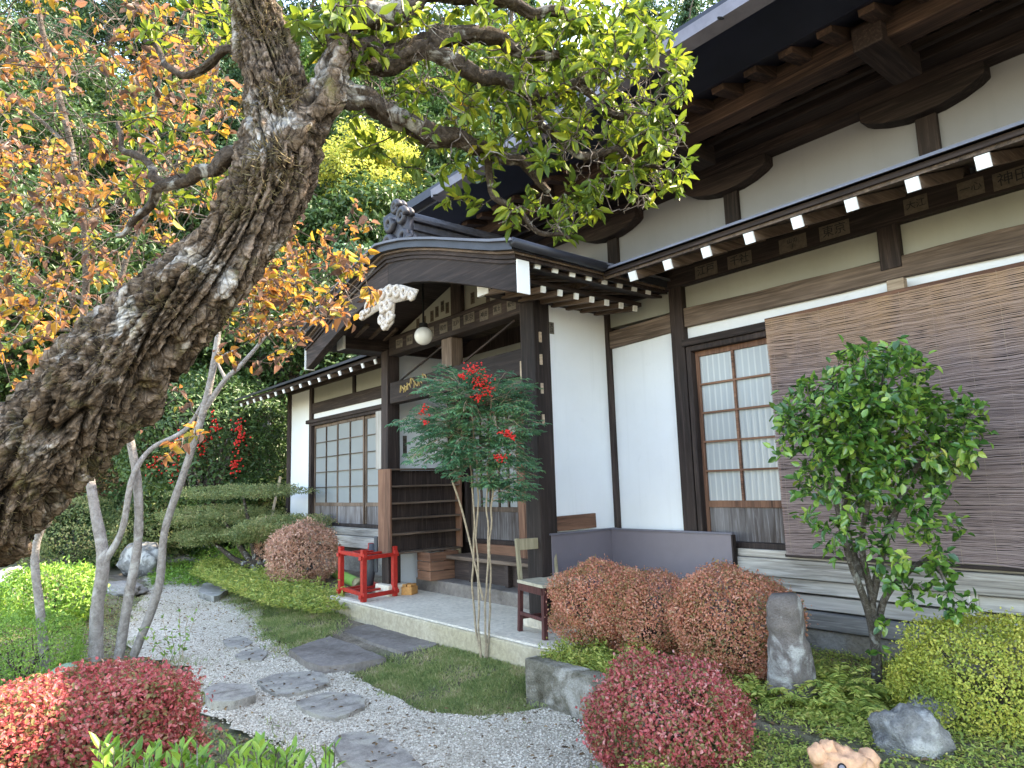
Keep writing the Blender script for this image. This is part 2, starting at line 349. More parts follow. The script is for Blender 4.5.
# ------------------------------------------------------------------ ground
def smooth(a, b, x): t = max(0, min(1, (x-a)/(b-a))); return t*t*(3-2*t)
HN = (-.88, .47)
def gh(x, y):
    s = x*HN[0]+y*HN[1]
    mound = .10*smooth(2.75, 3.6, y)*smooth(-8.9, -8.3, x)*smooth(-4.0, -4.4, x)
    h = .85*max(0, s-19.5)
    h = h if h < 24 else 24+(h-24)*.15
    h += .28*smooth(4.15, 4.9, y)*smooth(-8.9, -9.3, x)*smooth(0, 1, 1)
    h += .25*smooth(-11.5, -14.5, x)*smooth(2.9, 2.0, y)
    if s > 19: h += .5*mn.noise((x*.25, y*.25, 0))*min(1, (s-19)/4)
    # low uneven garden floor on the left of the path
    if y < 1.6: h += .03*(mn.noise((x*1.3, y*1.3, 3.))+.3)*smooth(1.6, .6, y)
    return h+mound
m, nt, bs = mat('garden_soil'); SOIL = m
v = coords(nt); a = noise_n(nt, v, 3, 8, .7); b = noise_n(nt, v, .35, 4, .6); c = noise_n(nt, v, 38, 6, .8)
r = ramp(nt, [(.3, (.08, .06, .042)), (.5, (.20, .155, .11)), (.7, (.34, .28, .21))]); nt.links.new(a.outputs[0], r.inputs[0])
r2 = ramp(nt, [(.45, (0, 0, 0)), (.62, (.8, .8, .8))]); nt.links.new(b.outputs[0], r2.inputs[0])
r5 = ramp(nt, [(.3, (.35, .35, .35)), (.7, (1.5, 1.5, 1.5))]); nt.links.new(c.outputs[0], r5.inputs[0]); nt.links.new(mixc(nt, 1., mixc(nt, r2.outputs[0], r.outputs[0], (.11, .13, .05)), r5.outputs[0], 'MULTIPLY'), bs.inputs['Base Color']); bs.inputs['Roughness'].default_value = .95
bump(nt, bs, c.outputs[0], .8, .03)
xs = np.concatenate([np.linspace(-95, -17, 40), np.linspace(-16.8, 3, 150), np.linspace(3.5, 60, 14)])
ys = np.concatenate([np.linspace(-40, -2, 12), np.linspace(-1.8, 8, 90), np.linspace(8.5, 90, 40)])
V = [(x, y, gh(x, y)) for y in ys for x in xs]; nx = len(xs)
Fq = [(j*nx+i, j*nx+i+1, (j+1)*nx+i+1, (j+1)*nx+i) for j in range(len(ys)-1) for i in range(nx-1)]
g = fast_mesh('ground', V, Fq, SOIL, smooth=True); tag(g, kind='structure')

# gravel path
m, nt, bs = mat('pale_gravel'); GRAVEL = m
v = coords(nt); vo = nt.nodes.new('ShaderNodeTexVoronoi'); vo.inputs['Scale'].default_value = 55; nt.links.new(v, vo.inputs[0])
vo.inputs['Randomness'].default_value = 1
a = noise_n(nt, v, 1.2, 6, .7); c = noise_n(nt, v, 9, 5, .7)
r = ramp(nt, [(0, (.26, .23, .18)), (.45, (.52, .465, .385)), (1, (.74, .68, .58))])
sep = nt.nodes.new('ShaderNodeSeparateColor'); nt.links.new(vo.outputs['Color'], sep.inputs[0]); nt.links.new(sep.outputs[0], r.inputs[0])
rr = ramp(nt, [(.40, (0, 0, 0)), (.70, (.8, .8, .8))]); nt.links.new(a.outputs[0], rr.inputs[0])
cc = mixc(nt, rr.outputs[0], r.outputs[0], (.34, .29, .21))
rr2 = ramp(nt, [(.55, (0, 0, 0)), (.75, (.45, .45, .45))]); nt.links.new(c.outputs[0], rr2.inputs[0])
cc = mixc(nt, rr2.outputs[0], cc, (.30, .26, .18))
nt.links.new(cc, bs.inputs['Base Color']); bs.inputs['Roughness'].default_value = .9
bump(nt, bs, vo.outputs['Distance'], .9, .018)
PATHPX = [(140, 566), (205, 566), (222, 590), (262, 612), (268, 640), (300, 652), (330, 668), (372, 690), (420, 716), (480, 722), (560, 712), (590, 730), (610, 790), (560, 900),
          (420, 1000), (330, 820), (300, 760), (240, 735), (195, 712), (190, 670), (140, 660), (120, 640), (135, 610), (150, 590)]
def poly_world(pp, z=0.): return [onz(x, y, z)[:2] for x, y in pp]
def dense(poly, step, jit):
    out = []
    for i in range(len(poly)):
        a, b = np.array(poly[i]), np.array(poly[(i+1) % len(poly)]); n = max(1, int(np.linalg.norm(b-a)/step))
        for k in range(n): out.append(a+(b-a)*k/n+RNG.normal(size=2)*jit)
    return out
def inpoly(P, poly):
    P = np.asarray(P); poly = np.asarray(poly); x, y = P[:, 0], P[:, 1]; c = np.zeros(len(P), bool); n = len(poly); j = n-1
    for i in range(n):
        xi, yi = poly[i]; xj, yj = poly[j]
        with np.errstate(divide='ignore', invalid='ignore'):
            c ^= ((yi > y) != (yj > y)) & (x < (xj-xi)*(y-yi)/(yj-yi)+xi)
        j = i
    return c
PW = poly_world(PATHPX)
def sheet(name, poly, z, mt, h=None, kind='structure'):
    bm = bmesh.new(); vs = [bm.verts.new((p[0], p[1], z)) for p in poly]
    f = bm.faces.new(vs); f.normal_update()
    if f.normal.z < 0: f.normal_flip()
    bmesh.ops.triangulate(bm, faces=[f]); me = bpy.data.meshes.new(name); bm.to_mesh(me); bm.free(); me.materials.append(mt)
    o = bpy.data.objects.new(name, me); COL.objects.link(o); tag(o, kind=kind); return o
sheet('gravel_path', dense(PW, .12, .035), .036, GRAVEL)
def sample_poly(poly, n):
    poly = np.asarray(poly); lo, hi = poly.min(0), poly.max(0); out = []
    while sum(map(len, out)) < n:
        P = RNG.uniform(lo, hi, (n*2, 2)); out.append(P[inpoly(P, poly)])
    return np.concatenate(out)[:n]
# loose pebbles on the path (uncountable)
def pebbles(P, z, s0, s1, mt, name):
    n = len(P); base = np.array([(1, 0, 0), (0, 1, 0), (-1, 0, 0), (0, -1, 0), (0, 0, .7), (0, 0, -.7)], float)
    s = RNG.uniform(s0, s1, (n, 1, 1)); V = base[None]*s*RNG.uniform(.6, 1.3, (n, 6, 3))
    a = RNG.uniform(0, 6.28, n); ca, sa = np.cos(a), np.sin(a)
    X = V[..., 0]*ca[:, None]-V[..., 1]*sa[:, None]; Y = V[..., 0]*sa[:, None]+V[..., 1]*ca[:, None]
    V = np.stack([X+P[:, 0:1], Y+P[:, 1:2], V[..., 2]+z], -1)
    F = np.array([(0, 1, 4), (1, 2, 4), (2, 3, 4), (3, 0, 4), (1, 0, 5), (2, 1, 5), (3, 2, 5), (0, 3, 5)])
    return fast_mesh(name, V.reshape(-1, 3), (F[None]+(np.arange(n)*6)[:, None, None]).reshape(-1, 3), mt, k=3)
PEB = leafmat('pebble_stone', [(0, (.20, .16, .12)), (.4, (.44, .385, .31)), (.8, (.66, .59, .49)), (1, (.82, .76, .66))], 0, .85, .15, 3)
near = poly_world([(190, 640), (268, 640), (330, 668), (420, 716), (480, 722), (560, 712), (600, 735), (600, 800), (330, 800), (240, 735), (195, 712)])
pp = np.concatenate([sample_poly(near, 26000), sample_poly(PW, 12000), sample_poly(PW, 3000)+RNG.normal(size=(3000, 2))*.12])
tag(pebbles(pp, .037, .004, .0105, PEB, 'gravel'), 'loose pale gravel strewn over the garden path', 'gravel', kind='stuff')

def rock_mesh(r, seed, sub=3, amp=.25, flat=1., fs=1.4):
    bm = bmesh.new(); bmesh.ops.create_icosphere(bm, subdivisions=sub, radius=1)
    for v in bm.verts:
        p = v.co.copy(); d = 1+amp*mn.fractal(p*fs+Vector((seed*7.1, seed*3.3, 0)), .8, 2., 4)+.1*round(3*mn.noise(p*1.1+Vector((seed, 0, 0))))/3
        v.co = Vector((p.x*r[0]*d, p.y*r[1]*d, p.z*r[2]*d))
    return bm
def rock(name, label, cat, loc, r, mt, seed, rz=0, group=None, sub=4, amp=.25, fs=1.4):
    bm = rock_mesh(r, seed, sub, amp, fs=fs); me = bpy.data.meshes.new(name); bm.to_mesh(me); bm.free(); me.materials.append(mt)
    me.polygons.foreach_set('use_smooth', [True]*len(me.polygons))
    o = bpy.data.objects.new(name, me); COL.objects.link(o); o.location = loc; o.rotation_euler = (0, 0, rz); return tag(o, label, cat, group)
def slab(name, label, cat, pxpoly, z0, z1, mt, seed, group=None, world=None):
    poly = world if world is not None else poly_world(pxpoly, z1)
    c = np.mean(poly, 0); pts = []
    n = len(poly)
    for i in range(n):
        a, b = np.array(poly[i]), np.array(poly[(i+1) % n])
        for k in range(6):
            t = k/6; p = a+(b-a)*t; q = p-c; p = c+q*(1-.035*math.cos(2*math.pi*t)*1+RNG.normal()*.012); pts.append(p)
    bm = bmesh.new(); top = [bm.verts.new((p[0]-c[0], p[1]-c[1], z1)) for p in pts]
    f = bm.faces.new(top); f.normal_update()
    if f.normal.z < 0: f.normal_flip()
    ex = bmesh.ops.inset_region(bm, faces=[f], thickness=.03, depth=.008)
    bm.faces.ensure_lookup_table()
    bd = [e for e in bm.edges if e.is_boundary]; e2 = bmesh.ops.extrude_edge_only(bm, edges=bd)
    for v in [g for g in e2['geom'] if isinstance(g, bmesh.types.BMVert)]: v.co.z = z0
    bmesh.ops.triangulate(bm, faces=[f for f in bm.faces if len(f.verts) > 4])
    bmesh.ops.subdivide_edges(bm, edges=bm.edges[:], cuts=2, use_grid_fill=False)
    for v in bm.verts: v.co.z += .010*mn.fractal(Vector((v.co.x*4, v.co.y*4, seed)), .8, 2, 4)*(1 if v.co.z > z0+.01 else 0)
    me = bpy.data.meshes.new(name); bmesh.ops.recalc_face_normals(bm, faces=bm.faces); bm.to_mesh(me); bm.free(); me.materials.append(mt)
    o = bpy.data.objects.new(name, me); COL.objects.link(o); o.location = (c[0], c[1], 0); return tag(o, label, cat, group)
GS = 'stepping stones set in the gravel path'
slab('stepping_stone', 'raised oval dark grey stepping stone beside the end of the crimson hedge', 'stepping stone', [(203, 690), (220, 682), (250, 684), (257, 694), (235, 701), (210, 701)], 0, .10, S_STEP, 1, GS)
slab('stepping_stone', 'large flat grey stepping stone right of the raised dark stone', 'stepping stone', [(256, 680), (290, 671), (322, 672), (331, 683), (300, 692), (275, 694)], 0, .065, S_STEP, 2, GS)
slab('stepping_stone', 'flat grey stepping stone with grass tuft growing at its right edge', 'stepping stone', [(294, 701), (330, 691), (362, 694), (366, 706), (335, 718), (310, 713)], 0, .065, S_STEP, 3, GS)
slab('stepping_stone', 'nearest long grey stepping stone cut by the lower edge of the photo', 'stepping stone', [(333, 736), (365, 730), (400, 745), (430, 775), (380, 780), (340, 760)], 0, .065, S_STEP, 4, GS)
slab('stepping_stone', 'small half buried stepping stone in the middle of the gravel', 'stepping stone', [(234, 655), (255, 646), (268, 652), (262, 660), (242, 661)], 0, .055, S_STEP, 5, GS)
slab('stepping_stone', 'faint small stepping stone sunk in gravel farther along the path', 'stepping stone', [(222, 640), (240, 635), (254, 641), (244, 648), (228, 648)], 0, .05, S_STEP, 6, GS)
slab('stepping_stone', 'far flat stone with pale edge where the path meets the mossy bank', 'stepping stone', [(203, 583), (222, 578), (228, 590), (214, 597), (198, 592)], 0, .12, S_ROCK2, 7, GS)
slab('stone_slab', 'dark slate slab lying against the front edge of the concrete platform', 'stone slab', [(342, 631), (378, 621), (448, 642), (404, 653)], 0, .11, S_SLAB, 8, 'dark slate slabs before the porch')
slab('stone_slab', 'dark slate slab on the path side with moss along its edge', 'stone slab', [(288, 649), (330, 636), (388, 658), (318, 667)], 0, .10, S_SLAB, 9, 'dark slate slabs before the porch')

# concrete platform under the porch
pl = thing('concrete_platform', 'pale worn concrete platform in front of the porch, under the chair', 'platform', (-6.8, 4.8, 0))
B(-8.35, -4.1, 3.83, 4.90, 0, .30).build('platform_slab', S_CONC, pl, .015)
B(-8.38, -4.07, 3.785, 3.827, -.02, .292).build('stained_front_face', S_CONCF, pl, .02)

# raised bed and its concrete edging
bd2 = B(-2.42, 4.5, 2.2, 3.518, -.1, .235).build('garden_bed', SOIL, None, .05); tag(bd2, kind='structure')
bed = B(-4.0, 4.5, 3.52, 5.46, -.1, .27).build('garden_bed', SOIL, None, .03); tag(bed, kind='structure')
ke = thing('concrete_edging', 'mossy cracked concrete block edging the raised bed behind the crimson bush', 'edging', (-3.5, 3.46, 0))
B(-4.08, -3.30, 3.40, 3.53, -.05, .335).build('edging_block', S_BLOCK, ke, .012)
B(-3.285, -2.43, 3.41, 3.54, -.05, .325).build('edging_block', S_BLOCK, ke, .012)
B(-4.09, -3.96, 3.545, 4.16, -.05, .32).build('edging_block', S_BLOCK, ke, .012)

# ------------------------------------------------------------------ temple hall
YW, XP = 5.4, -4.93
hall = thing('temple_hall', 'white plastered temple hall with dark timber frame and two tiers of deep eaves', 'temple building', (0, 7, 0))
def part(mb, name, mt, par, bev=.006, smooth=False): return mb.build(name, mt, par, bev, smooth)
# plaster fields of the lower wall (5 mm behind the frame)
XR = 4.2
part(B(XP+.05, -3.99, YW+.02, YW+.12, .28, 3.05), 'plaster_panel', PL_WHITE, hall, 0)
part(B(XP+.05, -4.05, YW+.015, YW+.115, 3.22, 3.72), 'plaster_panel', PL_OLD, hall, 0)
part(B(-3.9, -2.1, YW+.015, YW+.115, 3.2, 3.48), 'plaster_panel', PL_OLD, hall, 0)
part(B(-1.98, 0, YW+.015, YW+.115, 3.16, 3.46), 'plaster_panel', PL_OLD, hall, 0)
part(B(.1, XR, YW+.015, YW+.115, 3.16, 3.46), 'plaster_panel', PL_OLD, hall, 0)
part(B(-3.9, XR, YW+.01, YW+.11, 2.9, 3.07), 'plaster_strip', PL_WHITE, hall, 0)
part(B(-3.9, XR, YW+.16, YW+.26, .3, 3.6), 'inner_wall', PL_OLD, hall, 0)
# posts
for x, z1 in ((-3.98, 3.75), (-2.02, 3.5), (-.1, 3.5), (1.8, 3.5), (3.7, 3.5)):
    lo = .3 if x < -3.5 else 3.1
    part(B(x-.075, x+.075, YW-.05, YW+.1, lo, z1), 'post', W['darkz'], hall)
part(B(XP-.02, XP+.045, YW-.03, YW+.07, .3, 3.5), 'corner_post', W['darkz'], hall)
# horizontal timbers
def logbeam(x0, x1, y, za, zb, za2, zb2, mt, name, n=14, amp=.012):
    mb = MB(); V = []
    for i in range(n+1):
        t = i/n; x = x0+(x1-x0)*t; a = za+(za2-za)*t+amp*mn.noise((x*1.3, 1, 0)); b = zb+(zb2-zb)*t+amp*mn.noise((x*1.1, 5, 0))
        for (yy, zz) in ((y, a), (y, b), (y+.12, b), (y+.12, a)): mb.v.append((x, yy, zz))
    for i in range(n):
        for k in range(4):
            a = i*4+k; b2 = i*4+(k+1) % 4; mb.f.append((a, b2, b2+4, a+4))
    mb.f.append((0, 1, 2, 3)); mb.f.append((n*4+3, n*4+2, n*4+1, n*4))
    return mb.build(name, mt, hall, .008)
logbeam(XP+.05, -4.05, YW-.02, 2.99, 3.17, 3.02, 3.20, W['midx'], 'tie_beam')
logbeam(-3.9, XR, YW-.04, 3.03, 3.21, 2.97, 3.11, W['midx'], 'tie_beam', 22, .03)
part(B(XP+.05, XR, YW-.06, YW+.1, 3.43, 3.62), 'wall_plate', W['darkx'], hall)
part(B(-3.9, XR, YW-.10, YW+.05, 2.83, 2.90), 'lintel', W['darkx'], hall)
part(B(-1.98-.06, -1.98+.06, YW-.115, YW-.05, 2.905, 3.0), 'beam_peg', W['board'], hall)
# sill and skirt boards
part(B(-3.47, XR, YW-.10, YW+.08, .94, 1.0), 'sill', W['greyx'], hall)
part(B(-3.47, XR, YW-.13, YW-.02, .795, .935), 'skirt_board', W['greyx'], hall)
part(B(-3.47, XR, YW-.09, YW+.02, .685, .785), 'skirt_board', W['greyx'], hall)
part(B(-3.47, XR, YW-.06, YW+.04, .56, .665), 'skirt_board', W['greyx'], hall)
part(B(-3.47, -.6, YW-.13, YW+.0, .43, .545), 'ground_beam', wood('charred_ground_beam', (.02, .02, .02), (.10, .095, .09), (.34, .32, .30), 'x', .9, 2.), hall)
part(B(-.58, XR, YW-.13, YW+.0, .43, .545), 'ground_beam', W['greyx'], hall)
part(B(-4.8, XR, YW-.10, YW+.14, .25, .42), 'foundation', S_FOUND, hall, .02)
for x in (-3.25, -1.75, .2, 1.9):
    part(B(x-.05, x+.05, YW-.105, YW-.055, .46, .80), 'skirt_strut', W['greyz'], hall)
# window: frame, four glazed leaves
def lattice_window(par, x0, x1, z0, z1, zmid, cols, rows, y, glass, leafs=1, name='window', frame='red', boards=5, mw=.012):
    wn = part(MB().box(x0-.05, x0, y-.04, y+.06, z0, z1).box(x1, x1+.05, y-.04, y+.06, z0, z1).box(x0, x1, y-.04, y+.06, z1-.05, z1).box(x0, x1, y-.03, y+.06, z0, z0+.05), name, W['darkz'], par)
    dx = (x1-x0)/leafs
    for k in range(leafs):
        a, b = x0+k*dx, x0+(k+1)*dx; yy = y+(.0 if k % 2 else .03)
        fr = MB().box(a, a+.035, yy, yy+.03, z0+.05, z1-.05).box(b-.035, b, yy, yy+.03, z0+.05, z1-.05).box(a+.035, b-.035, yy, yy+.03, z1-.10, z1-.05).box(a+.035, b-.035, yy, yy+.03, zmid-.06, zmid)
        fr.build('sash', W[frame+'z'], wn, .003)
        mu = MB()
        for i in range(1, cols): xx = a+.035+(b-a-.07)*i/cols; mu.box(xx-mw, xx+mw, yy-.004, yy+.02, zmid, z1-.1)
        for i in range(1, rows): zz = zmid+(z1-.1-zmid)*i/rows; mu.box(a+.035, b-.035, yy-.008, yy+.018, zz-mw*.8, zz+mw*.8)
        mu.build('muntins', W[frame+'x'], wn, 0)
        MB().box(a+.035, b-.035, yy+.021, yy+.027, zmid, z1-.10).build('pane', glass, wn)
        bd = MB(); nb = boards
        for i in range(nb): bd.box(a+.036+(b-a-.072)*i/nb, a+.034+(b-a-.072)*(i+1)/nb, yy+.012+.002*(i % 2), yy+.026, z0+.05, zmid-.06)
        bd.build('lower_panel', W['panel'], wn, 0)
    return wn
W['panel'] = wood('weather_bleached_panel', (.04, .028, .024), (.10, .08, .075), (.32, .31, .32), 'z', worn=.5)
lattice_window(hall, -3.83, -2.26, 1.0, 2.83, 1.40, 2, 5, YW-.03, GLASS, 2, boards=2, mw=.011)
lattice_window(hall, -2.24, -.75, 1.0, 2.83, 1.40, 2, 5, YW-.0, GLASS, 1, boards=2)
lattice_window(hall, -.69, .8, 1.0, 2.83, 1.40, 2, 5, YW-.03, GLASS, 1, boards=2)
lattice_window(hall, .86, 2.4, 1.0, 2.83, 1.40, 2, 5, YW-.0, GLASS, 1, boards=2)
part(B(2.46, XR, YW-.02, YW+.1, 1.0, 2.83), 'plaster_panel', PL_WHITE, hall, 0)

# pent roof over the lower wall: deck, edge, rafters with white ends
XL = -4.08
k_ = (4.10-3.41)/(6.45-4.5)
mb = MB(); mb.prism([(4.5, 3.40), (6.5, 3.40+2.0*k_), (6.5, 3.46+2.0*k_), (4.5, 3.46)], lambda a, b, d: (d, a, b), -4.55, XR+.6)
part(mb, 'pent_roof_deck', W['midy'], hall, 0)
mb = MB(); mb.prism([(4.44, 3.462), (6.5, 3.465+2.0*k_), (6.5, 3.49+2.0*k_), (4.44, 3.48)], lambda a, b, d: (d, a, b), XL, XR+.6)
part(mb, 'pent_roof_sheet', M_ROOF, hall, 0)
part(B(XL, XR+.6, 4.475, 4.499, 3.425, 3.46), 'eave_board', W['darkx'], hall, 0)
part(B(XL, XR+.6, 4.43, 4.438, 3.462, 3.482), 'eave_flashing', M_ROOFL, hall, 0)
def rafter(par, tip, back, wd=.07, h=.075, cap=True, up=(0, 0, 1)):
    r = MB().bar(tip, back, wd, h, up).build('rafter', W['mid'+('x' if abs(back[0]-tip[0]) > abs(back[1]-tip[1]) else 'y')], par, .003)
    if cap:
        t, b = Vector(tip), Vector(back); d = (b-t).normalized()
        MB().bar(t-d*.006, t+d*.012, wd+.006, h+.006, up).build('painted_end', WHITE, r)
    return r
x = -3.77
while x < 3.6:
    rafter(hall, (x, 4.50, 3.35), (x, 5.5, 3.35+1.0*k_)); x += .375

# upper wall
YU = 6.5
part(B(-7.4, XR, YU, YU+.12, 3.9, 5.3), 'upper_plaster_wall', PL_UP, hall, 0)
for x in (-5.72, -3.98, -2.02, -.1, 1.8):
    part(B(x-.085, x+.085, YU-.05, YU+.05, 4.0, 5.0), 'upper_post', W['darkz'], hall)
    z = 4.90
    poly = [(-.50, z+.02), (-.50, z-.09), (-.44, z-.13), (-.31, z-.18), (-.15, z-.215), (0, z-.22), (.15, z-.215), (.31, z-.18), (.44, z-.13), (.50, z-.09), (.50, z+.02)]
    part(MB().prism(poly, lambda a, b, d, x=x: (x+a, d, b), YU-.16, YU+.02), 'boat_bracket', W['darkx'], hall, .01)
    part(B(x-.04, x+.18, 5.20, 5.95, 4.80, 4.995), 'outrigger_beam', W['darky'], hall, .012)
part(B(-7.4, XR, YU-.18, YU+.06, 4.905, 5.2), 'upper_wall_plate', W['darkx'], hall, .01)
part(B(-7.4, XR, 6.1, YU-.19, 5.0, 5.12), 'upper_cornice', W['darkx'], hall, .01)
part(B(-7.4, XR+1, 5.30, 5.52, 4.86, 5.08), 'eave_purlin', W['eavex'], hall, .012)
part(B(-7.4, XR+1, 5.78, 5.83, 4.94, 5.0), 'soffit_batten', W['darkx'], hall, 0)
# soffit boards + stubby rafters + thick metal-clad roof edge
mb = MB(); mb.prism([(5.0, 5.09), (6.5, 5.36), (6.5, 5.40), (5.0, 5.13)], lambda a, b, d: (d, a, b), -7.45, XR+1)
part(mb, 'soffit_boards', W['darkx'], hall, 0)
x = -7.2
while x < 4.6:
    part(MB().bar((x, 4.96, 4.975), (x, 6.45, 5.27), .12, .13), 'upper_rafter', W['eavey'], hall, .006); x += .315
part(B(-7.45, XR+1, 4.90, 4.955, 5.02, 5.10), 'upper_eave_board', W['midx'], hall, .004)
mb = MB(); mb.prism([(4.3, 4.93), (4.895, 4.935), (5.5, 5.16), (6.6, 5.5), (11.5, 9.4), (11.5, 9.6), (4.3, 5.02)], lambda a, b, d: (d, a, b), -7.6, XR+1.2)
part(mb, 'main_roof', M_SOFFIT, hall, 0)
mb = MB(); mb.prism([(4.22, 4.98), (4.30, 4.96), (4.36, 5.035), (11.5, 9.61), (11.5, 9.66), (4.22, 5.06)], lambda a, b, d: (d, a, b), -7.65, XR+1.25)
part(mb, 'roof_sheet', M_ROOF, hall, 0)
mb = MB(); mb.prism([(11.5, 9.4), (20, 4.6), (20, 4.8), (11.5, 9.6)], lambda a, b, d: (d, a, b), -7.6, XR+1.2)
part(mb, 'rear_roof', M_ROOF, hall, 0)
mb = MB(); mb.prism([(4.60, 5.0), (11.5, 9.3), (19.6, 4.7), (19.6, 4.5), (6.6, 4.95)], lambda a, b, d: (d, a, b), -7.35, -7.25)
part(mb, 'gable_wall', W['darkz'], hall, 0)
g_ = part(MB().prism([(4.08, 4.95), (4.09, 4.86), (4.20, 4.83), (4.21, 4.84), (4.10, 4.87), (4.09, 4.95)], lambda a, b, d: (d, a, b), -6.3, XR+1.2), 'gutter', M_GUT, hall, 0)
part(B(-7.6, XR+1.2, 4.19, 4.215, 4.97, 5.075), 'roof_edge_trim', M_SOFFIT, hall, 0)
x = -6.2
while x < 4: MB().bar((x, 4.05, 4.84), (x+.03, 4.33, 4.94), .012, .016).build('gutter_hook', M_BLACK, g_); x += .62
# body of the hall behind
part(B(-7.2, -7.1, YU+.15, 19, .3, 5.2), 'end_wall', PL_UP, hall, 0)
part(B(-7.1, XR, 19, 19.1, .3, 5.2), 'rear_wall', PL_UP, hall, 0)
part(B(XR, XR+.1, YW, 19, .25, 5.2), 'end_wall', PL_WHITE, hall, 0)

# ------------------------------------------------------------------ text
def text_mesh(s, size, M, mt, parent, name='lettering', ext=.001):
    cu = bpy.data.curves.new(name, 'FONT'); cu.body = s; cu.size = size; cu.extrude = ext; cu.align_x = 'CENTER'; cu.align_y = 'CENTER'; cu.space_line = 1.0; cu.resolution_u = 2
    t = bpy.data.objects.new('tmp', cu); COL.objects.link(t); bpy.context.view_layer.update()
    me = bpy.data.meshes.new_from_object(t.evaluated_get(bpy.context.evaluated_depsgraph_get())); bpy.data.objects.remove(t)
    me.name = name; me.transform(M); me.materials.clear(); me.materials.append(mt)
    o = bpy.data.objects.new(name, me); COL.objects.link(o)
    if parent is not None:
        o.parent = parent
        o.matrix_parent_inverse = (Matrix.Translation(parent.location)).inverted() if parent.type == 'EMPTY' else Matrix.Identity(4)
    return o
FRONT = Matrix.Rotation(math.pi/2, 4, 'X')             # faces -Y
SLIPS = ['江戸', '千社', '山の\n手', '東京', '大江', '一心', '神田', '三河', '浅草', '富士', '下谷', '日本\n橋', '松竹', '本所', '川越']
def slip(par, x, y, z, wd, h, s, light=False):
    p = MB().box(x-wd/2, x+wd/2, y-.003, y, z-h/2, z+h/2).build('name_slip', M_PAPERL if light else M_PAPERD, par)
    text_mesh(s, min(wd*.42, h*.8) if '\n' not in s else h*.4, Matrix.Translation((x, y-.0045, z)) @ FRONT, M_INK, p)
rr_ = random.Random(3)
x = -3.6; i = 0
while x < .9:
    if rr_.random() < .8:
        wd = rr_.choice([.16, .2, .24]); slip(hall, x, YW-.061, 3.515+rr_.uniform(-.01, .01), wd, .12, SLIPS[i % len(SLIPS)]); i += 1
        x += .25+rr_.choice([.0, .02, .1])
    else: x += .25

# ------------------------------------------------------------------ entrance porch
por = thing('entrance_porch', 'gabled timber entrance porch with curved bargeboards, tiled ridge and plaster side wall', 'porch', (-6.4, 4.8, .17))
PX = -6.25
# posts of the porch
part(B(-5.07, -4.86, 4.30, 4.51, .2, 3.37), 'post', W['darkz'], por, .01)
part(B(-7.95, -7.78, 4.34, 4.52, .3, 3.37), 'post', W['darkz'], por, .01)
part(B(-8.10, -7.955, 4.34, 4.40, 1.85, 2.60), 'post_guard_board', W['greyz'], por, .004)
part(MB().box(-5.12, -4.82, 4.26, 4.56, .29, .40), 'post_base_stone', S_CONC, por, .02)
part(MB().box(-8.0, -7.66, 4.27, 4.56, .29, .43), 'post_base_stone', S_CONC, por, .02)
# right side wall, white plaster
part(B(XP-.06, XP+.0, 4.515, 5.40, .2, 3.36), 'side_plaster_wall', PL_WHITE, por, 0)
part(B(XP-.10, XP+.04, 3.80, 5.37, 3.36, 3.60), 'side_beam', W['darky'], por, .006)
part(B(XP-.115, XP+.055, 3.77, 3.80, 3.35, 3.61), 'beam_painted_end', WHITE, por, 0)
part(B(-7.92-.12, -7.92+.04, 3.80, 5.37, 3.36, 3.60), 'side_beam', W['darky'], por, .006)
part(B(-7.92-.13, -7.92+.05, 3.77, 3.80, 3.35, 3.61), 'beam_painted_end', WHITE, por, 0)
# left inner wall
part(B(-8.0, -7.95, 4.53, 5.44, .3, 3.4), 'side_plaster_wall', PL_WHITE, por, 0)
# back wall with doors and lattice
part(B(-7.95, XP, 5.56, 5.62, .2, 3.6), 'back_wall', W['darkz'], por, 0)
door = lattice_window(por, -7.62, -5.2, .86, 2.62, 1.32, 6, 3, 5.48, GLASS2, 2, 'entrance_door', 'mid', 4)
part(B(-7.95, -5.0, 5.36, 5.50, 2.63, 2.78), 'lintel', W['midx'], por)
part(B(-7.95, -5.0, 5.46, 5.55, 2.79, 3.35), 'plaster_panel', PL_OLD, por, 0)
# shikidai steps
part(B(-7.94, -5.1, 4.83, 5.5, .10, .45), 'stone_step', S_SLAB, por, .015)
part(B(-7.45, -5.05, 4.97, 5.38, .70, .745), 'step_bench_top', W['midx'], por)
part(MB().box(-7.4, -5.1, 5.07, 5.11, .45, .70).box(-7.0, -6.94, 5.0, 5.069, .45, .70).box(-6.3, -6.24, 5.0, 5.069, .45, .70).box(-5.3, -5.24, 5.0, 5.069, .45, .70), 'step_bench_riser', W['darkx'], por)
part(B(-7.45, -5.05, 5.385, 5.46, .46, .86), 'door_sill', W['redx'], por)
# vertical boards beside the right post, inside the porch
mb = MB(); x = -6.38
while x < -5.1: mb.box(x, x+.115, 5.30, 5.33+.006*random.random(), .32, 2.75); x += .12
part(mb, 'board_partition', W['redz'], por, .003)
# front beams
part(B(-7.72, -5.07, 4.33, 4.50, 3.28, 3.52), 'front_tie_beam', W['darkx'], por, .01)
part(B(-7.72, -5.07, 4.34, 4.48, 2.66, 2.93), 'carved_lintel', W['darkx'], por, .01)
part(B(-6.52, -6.32, 4.34, 4.5, 2.935, 3.275), 'strut', W['midz'], por, .008)
part(MB().bar((-7.7, 4.46, 2.95), (-6.5, 4.44, 3.27), .022, .022), 'brace', W['darkx'], por)
part(MB().bar((-6.3, 4.44, 2.95), (-5.3, 4.44, 3.27), .022, .022), 'brace', W['darkx'], por)
